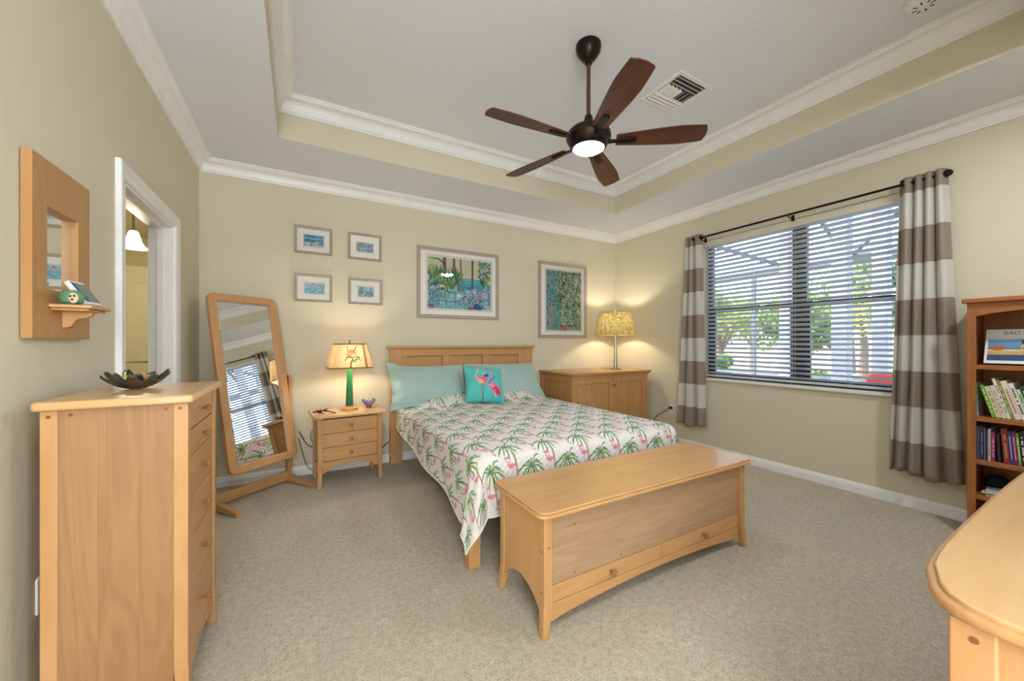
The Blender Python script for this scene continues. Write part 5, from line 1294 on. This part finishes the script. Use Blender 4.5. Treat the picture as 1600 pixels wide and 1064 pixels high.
BM = {}
def bmat(c):
    if c not in BM: BM[c] = plain('book_cover_' + c, c, .4)
    return BM[c]
PAGES = plain('book_pages', 'e9e2cf', .8)
def book(label, y, z, t, h, lean, c, c2=None, depth=.17, group=None, x=BX + .035, txt=None):
    """stands on its +y bottom edge at y, leaning so the head goes towards +y"""
    b = thing('book', label, 'book', (x, y, z + .0006), 0, group); b.rotation_euler = (R(-lean), 0, 0)
    mb = MB(); mb.add([], []); w = .0022
    mb.box(0, .002, -t, 0, 0, h); mb.box(.002, depth, -t, -t + w, 0, h); mb.box(.002, depth, -w, 0, 0, h); mb.build('cover', bmat(c), b, smooth=False)
    mb = MB(); mb.box(.002, depth - .004, -t + w, -w, .003, h - .003); mb.build('pages', PAGES, b, smooth=False)
    if c2:
        mb = MB()
        r_ = random.Random(int(y * 1e4)); zz = h * .16
        while zz < h * .82:
            l = h * r_.uniform(.03, .07); mb.box(-.0004, 0, -t * .68, -t * .32, zz, zz + l); zz += l + h * .012 + (h * .06 if r_.random() < .2 else 0)
        mb.build('spine_lettering', bmat(c2), b, smooth=False)
    return b
z = SHZ[1]
book('thin white book almost upright at the left end of the second shelf', .635, z, .009, .205, 1, 'dfe0e6')
yy = .567
for (lab, t, h, c, c2) in (('bright green spined book leaning on the second shelf', .016, .200, '74b32f', 'dce8c0'),
    ('cream spined book leaning right beside the bright green one', .020, .192, 'd9d2b2', '8a8a62'),
    ('cream book with pinkish lettering, second right of the bright green one', .017, .200, 'ddd6c0', 'c08a78'),
    ('tall thin white book, tallest of the leaning row', .013, .245, 'e9e9e4', '6a6a6a'),
    ('olive green spined book leaning in the middle of the second shelf', .012, .238, '8f8c45', 'e0dca8'),
    ('pale patterned book leaning right of the olive green one', .024, .232, 'e2dccb', 'c48a7a'),
    ('white book with tall black spine lettering on the second shelf', .019, .220, 'e8e8e2', '2a2a2a'),
    ('short pale green book leaning near the frame edge', .014, .185, 'c8d8bc', '5a7a5a'),
    ('dark green book leaning at the frame edge of the second shelf', .020, .205, '1f4f38', 'c8c8a0'),
    ('brown and white book leaning at the frame edge of the second shelf', .018, .180, 'b48a6a', 'efe8dc'),
    ('black book leaning beyond the brown one', .02, .21, '202024', None)):
    book(lab, yy, z, t, h, 14.5, c, c2); yy -= (t + .0012) / math.cos(R(14.5))
z = SHZ[2]; yy = .628; pln = 0
for (lab, t, h, ln, c, c2) in (('slate blue book standing first on the third shelf', .013, .205, 0, '4a5872', None),
    ('dark navy book standing second on the third shelf', .012, .203, 0, '27345e', '8a9ac8'),
    ('thin violet book between the navy and the grey ones', .006, .200, 0, '7a5a9a', None),
    ('thin black book left of the pale grey one', .005, .19, 0, '26262c', None),
    ('pale grey book on the third shelf', .011, .195, 0, 'c9c4bd', '8a8a8a'),
    ('magenta book on the third shelf', .014, .178, 0, '9a2f6a', 'e0a8c8'),
    ('black paperback tucked right of the magenta book', .012, .17, 2, '1c1a20', None),
    ('wide dark red book leaning slightly on the third shelf', .024, .205, 4, '8c2a24', 'c88a5a'),
    ('royal blue book with pale lettering on the third shelf', .011, .195, 4, '2b3a94', 'c8d0f0'),
    ('purple book right of the royal blue one', .014, .195, 4, '7a2c60', 'e09ac0'),
    ('green spined book right of the purple one', .010, .190, 4, '86a244', 'dce8b8'),
    ('black book with white and purple spine lettering', .018, .200, 4, '15151a', 'e8e8f0'),
    ('salmon orange book right of the black one', .012, .198, 4, 'e09a78', 'fff0e0'),
    ('red brown book at the frame edge of the third shelf', .028, .20, 3, 'a3442a', None),
    ('dark purple book beyond the red brown one', .02, .18, 3, '3a2850', None)):
    yy -= max(0, math.sin(R(ln)) - math.sin(R(pln))) * max(h, .2) + (.002 if ln != pln else 0); pln = ln
    book(lab, yy, z, t, h, ln, c, c2); yy -= (t + .0012) / math.cos(R(ln)) + (.001 if ln == 0 else .0005)
bagt = thing('camera_pouch', 'small black zipped pouch with a strap on the lower bookshelf', 'pouch', (BX + .205, .575, SHZ[3] + .001))
mb = MB(); mb.ball((0, 0, .05), .05, 20, 14, (1, 1.1, 1)); mb.v = [(x, y, max(0, z_)) for x, y, z_ in mb.v]; mb.build('body', M['navy'], bagt)
mb = MB(); mb.tube([(-.03, .045, .05), (-.05, .02, .085), (-.055, -.02, .07), (-.05, -.05, .04), (-.045, -.02, .012)], .005); mb.build('strap', M['black'], bagt)
for k, (lab, c, dz_, rz, dy) in enumerate((('thin yellow green booklet at the bottom of the lower shelf pile', 'b7c07a', .000, 4, 0), ('white booklet in the middle of the lower shelf pile', 'dcdcd6', .009, -5, .01), ('pale grey folder on top of the lower shelf pile', 'c4c6c8', .022, 8, .0))):
    b = thing('booklet', lab, 'booklet', (BX + .075, .505 + dy, SHZ[3] + .001 + dz_), R(rz)); w = [.008, .012, .014][k]
    mb = MB(); mb.box(-.05, .06, -.09, .09, 0, w * .18); mb.box(-.05, .06, -.09, .09, w * .82, w); mb.build('cover', bmat(c), b, smooth=False)
    mb = MB(); mb.box(-.048, .058, -.088, .088, w * .18, w * .82); mb.build('pages', PAGES, b, smooth=False)

# ---- dresser at the lower right
dz_ = .78
ds = thing('dresser', 'light maple dresser with a bowed top edge in the near right corner', 'dresser', (1.9, -.09, 0))
def dp(x, y): return (x - 1.9, y + .09)
arcpts = [(1.062, .242), (1.10, .254), (1.147, .260), (1.238, .266), (1.42, .270), (1.70, .274), (1.98, .275), (2.2, .273), (2.5, .266), (2.70, .255), (2.76, .24)]
lf = [(2.80, .20), (2.81, .15), (2.81, -.39), (.960, -.39), (.960, .10), (.963, .150), (.970, .185), (.988, .212), (1.020, .230)]
poly = [dp(x, y) for x, y in arcpts + lf]
def inset(poly, d):
    n = len(poly); out_ = []
    for i in range(n):
        a, b, c = Vector(poly[i - 1]), Vector(poly[i]), Vector(poly[(i + 1) % n]); t_ = ((b - a).normalized() + (c - b).normalized()).normalized(); out_.append((b.x - t_.y * -d * -1, b.y + t_.x * -d * -1))
    return out_
cen = Vector((0, 0))
ins = [(p[0] - (.012 if p[0] > 0 else -.012) * (1 if abs(p[0]) > .8 else 0), p[1] - (.012 if p[1] > 0 else -.012)) for p in poly]
mb = MB(); mb.prism(poly, 'z', dz_ - .030, dz_ - .008); mb.build('top_edge', M['maple_x'], ds, bevel=.009, seg=4, ang=50)
ins = [(p[0] * .988, -.0 + (p[1]) - (.011 if p[1] > 0 else -.011)) for p in poly]
mb = MB(); mb.prism(ins, 'z', dz_ - .012, dz_); mb.build('top', M['maple_topy'], ds, bevel=.003, seg=2, ang=50)
mb = MB(); mb.box(dp(1.0, 0)[0], dp(2.78, 0)[0], dp(0, -.375)[1], dp(0, .165)[1], .09, dz_ - .031); mb.build('carcass', M['maple_z'], ds, bevel=.002)
for x in (.985, 2.755):
    for y in (-.385, .145):
        mb = MB(); mb.frustum((dp(x + .008, 0)[0], dp(x + .038, 0)[0], dp(0, y + .008)[1], dp(0, y + .048)[1]), (dp(x, 0)[0], dp(x + .045, 0)[0], dp(0, y)[1], dp(0, y + .055)[1]), 0, .12); mb.box(dp(x, 0)[0], dp(x + .045, 0)[0], dp(0, y)[1], dp(0, y + .055)[1], .12, dz_ - .030); mb.build('leg', M['maple_z'], ds, bevel=.004)
mb = MB(); wpeg(mb, (dp(.985, 0)[0], dp(0, .170)[1], .722), .0055, 'x', -.0012); mb.build('peg', M['peg'], ds)
for r_i, (za, zb) in enumerate(((.56, .74), (.36, .55), (.12, .35))):
    for c_i in range(3):
        xa = 1.045 + c_i * .575
        mb = MB(); mb.box(dp(xa, 0)[0], dp(xa + .555, 0)[0], dp(0, .165)[1], dp(0, .185)[1], za, zb); d = mb.build('drawer', M['maple_x'], ds, bevel=.002)
        knob(d, (dp(xa + .28, 0)[0], dp(0, .185)[1], (za + zb) / 2), PI, 1)

# ---- repeats carry the name of their row or set
for o in bpy.data.objects:
    if o.parent or not o.get('label'): continue
    l = o['label']; k = o.get('category')
    if k == 'book' and 'third shelf' in l or (k == 'book' and abs(o.location.z - SHZ[2]) < .02): o['group'] = 'books standing on the third shelf'
    elif k == 'book' and abs(o.location.z - SHZ[1]) < .02: o['group'] = 'books leaning on the second shelf'
    elif k == 'booklet': o['group'] = 'booklets piled on the lower shelf'
    elif k == 'picture' and l.startswith('small'): o['group'] = 'four small framed pictures on the back wall'
    elif k == 'curtain': o['group'] = 'striped curtains beside the window'
    elif k == 'pillow': o['group'] = 'teal pillows against the headboard'
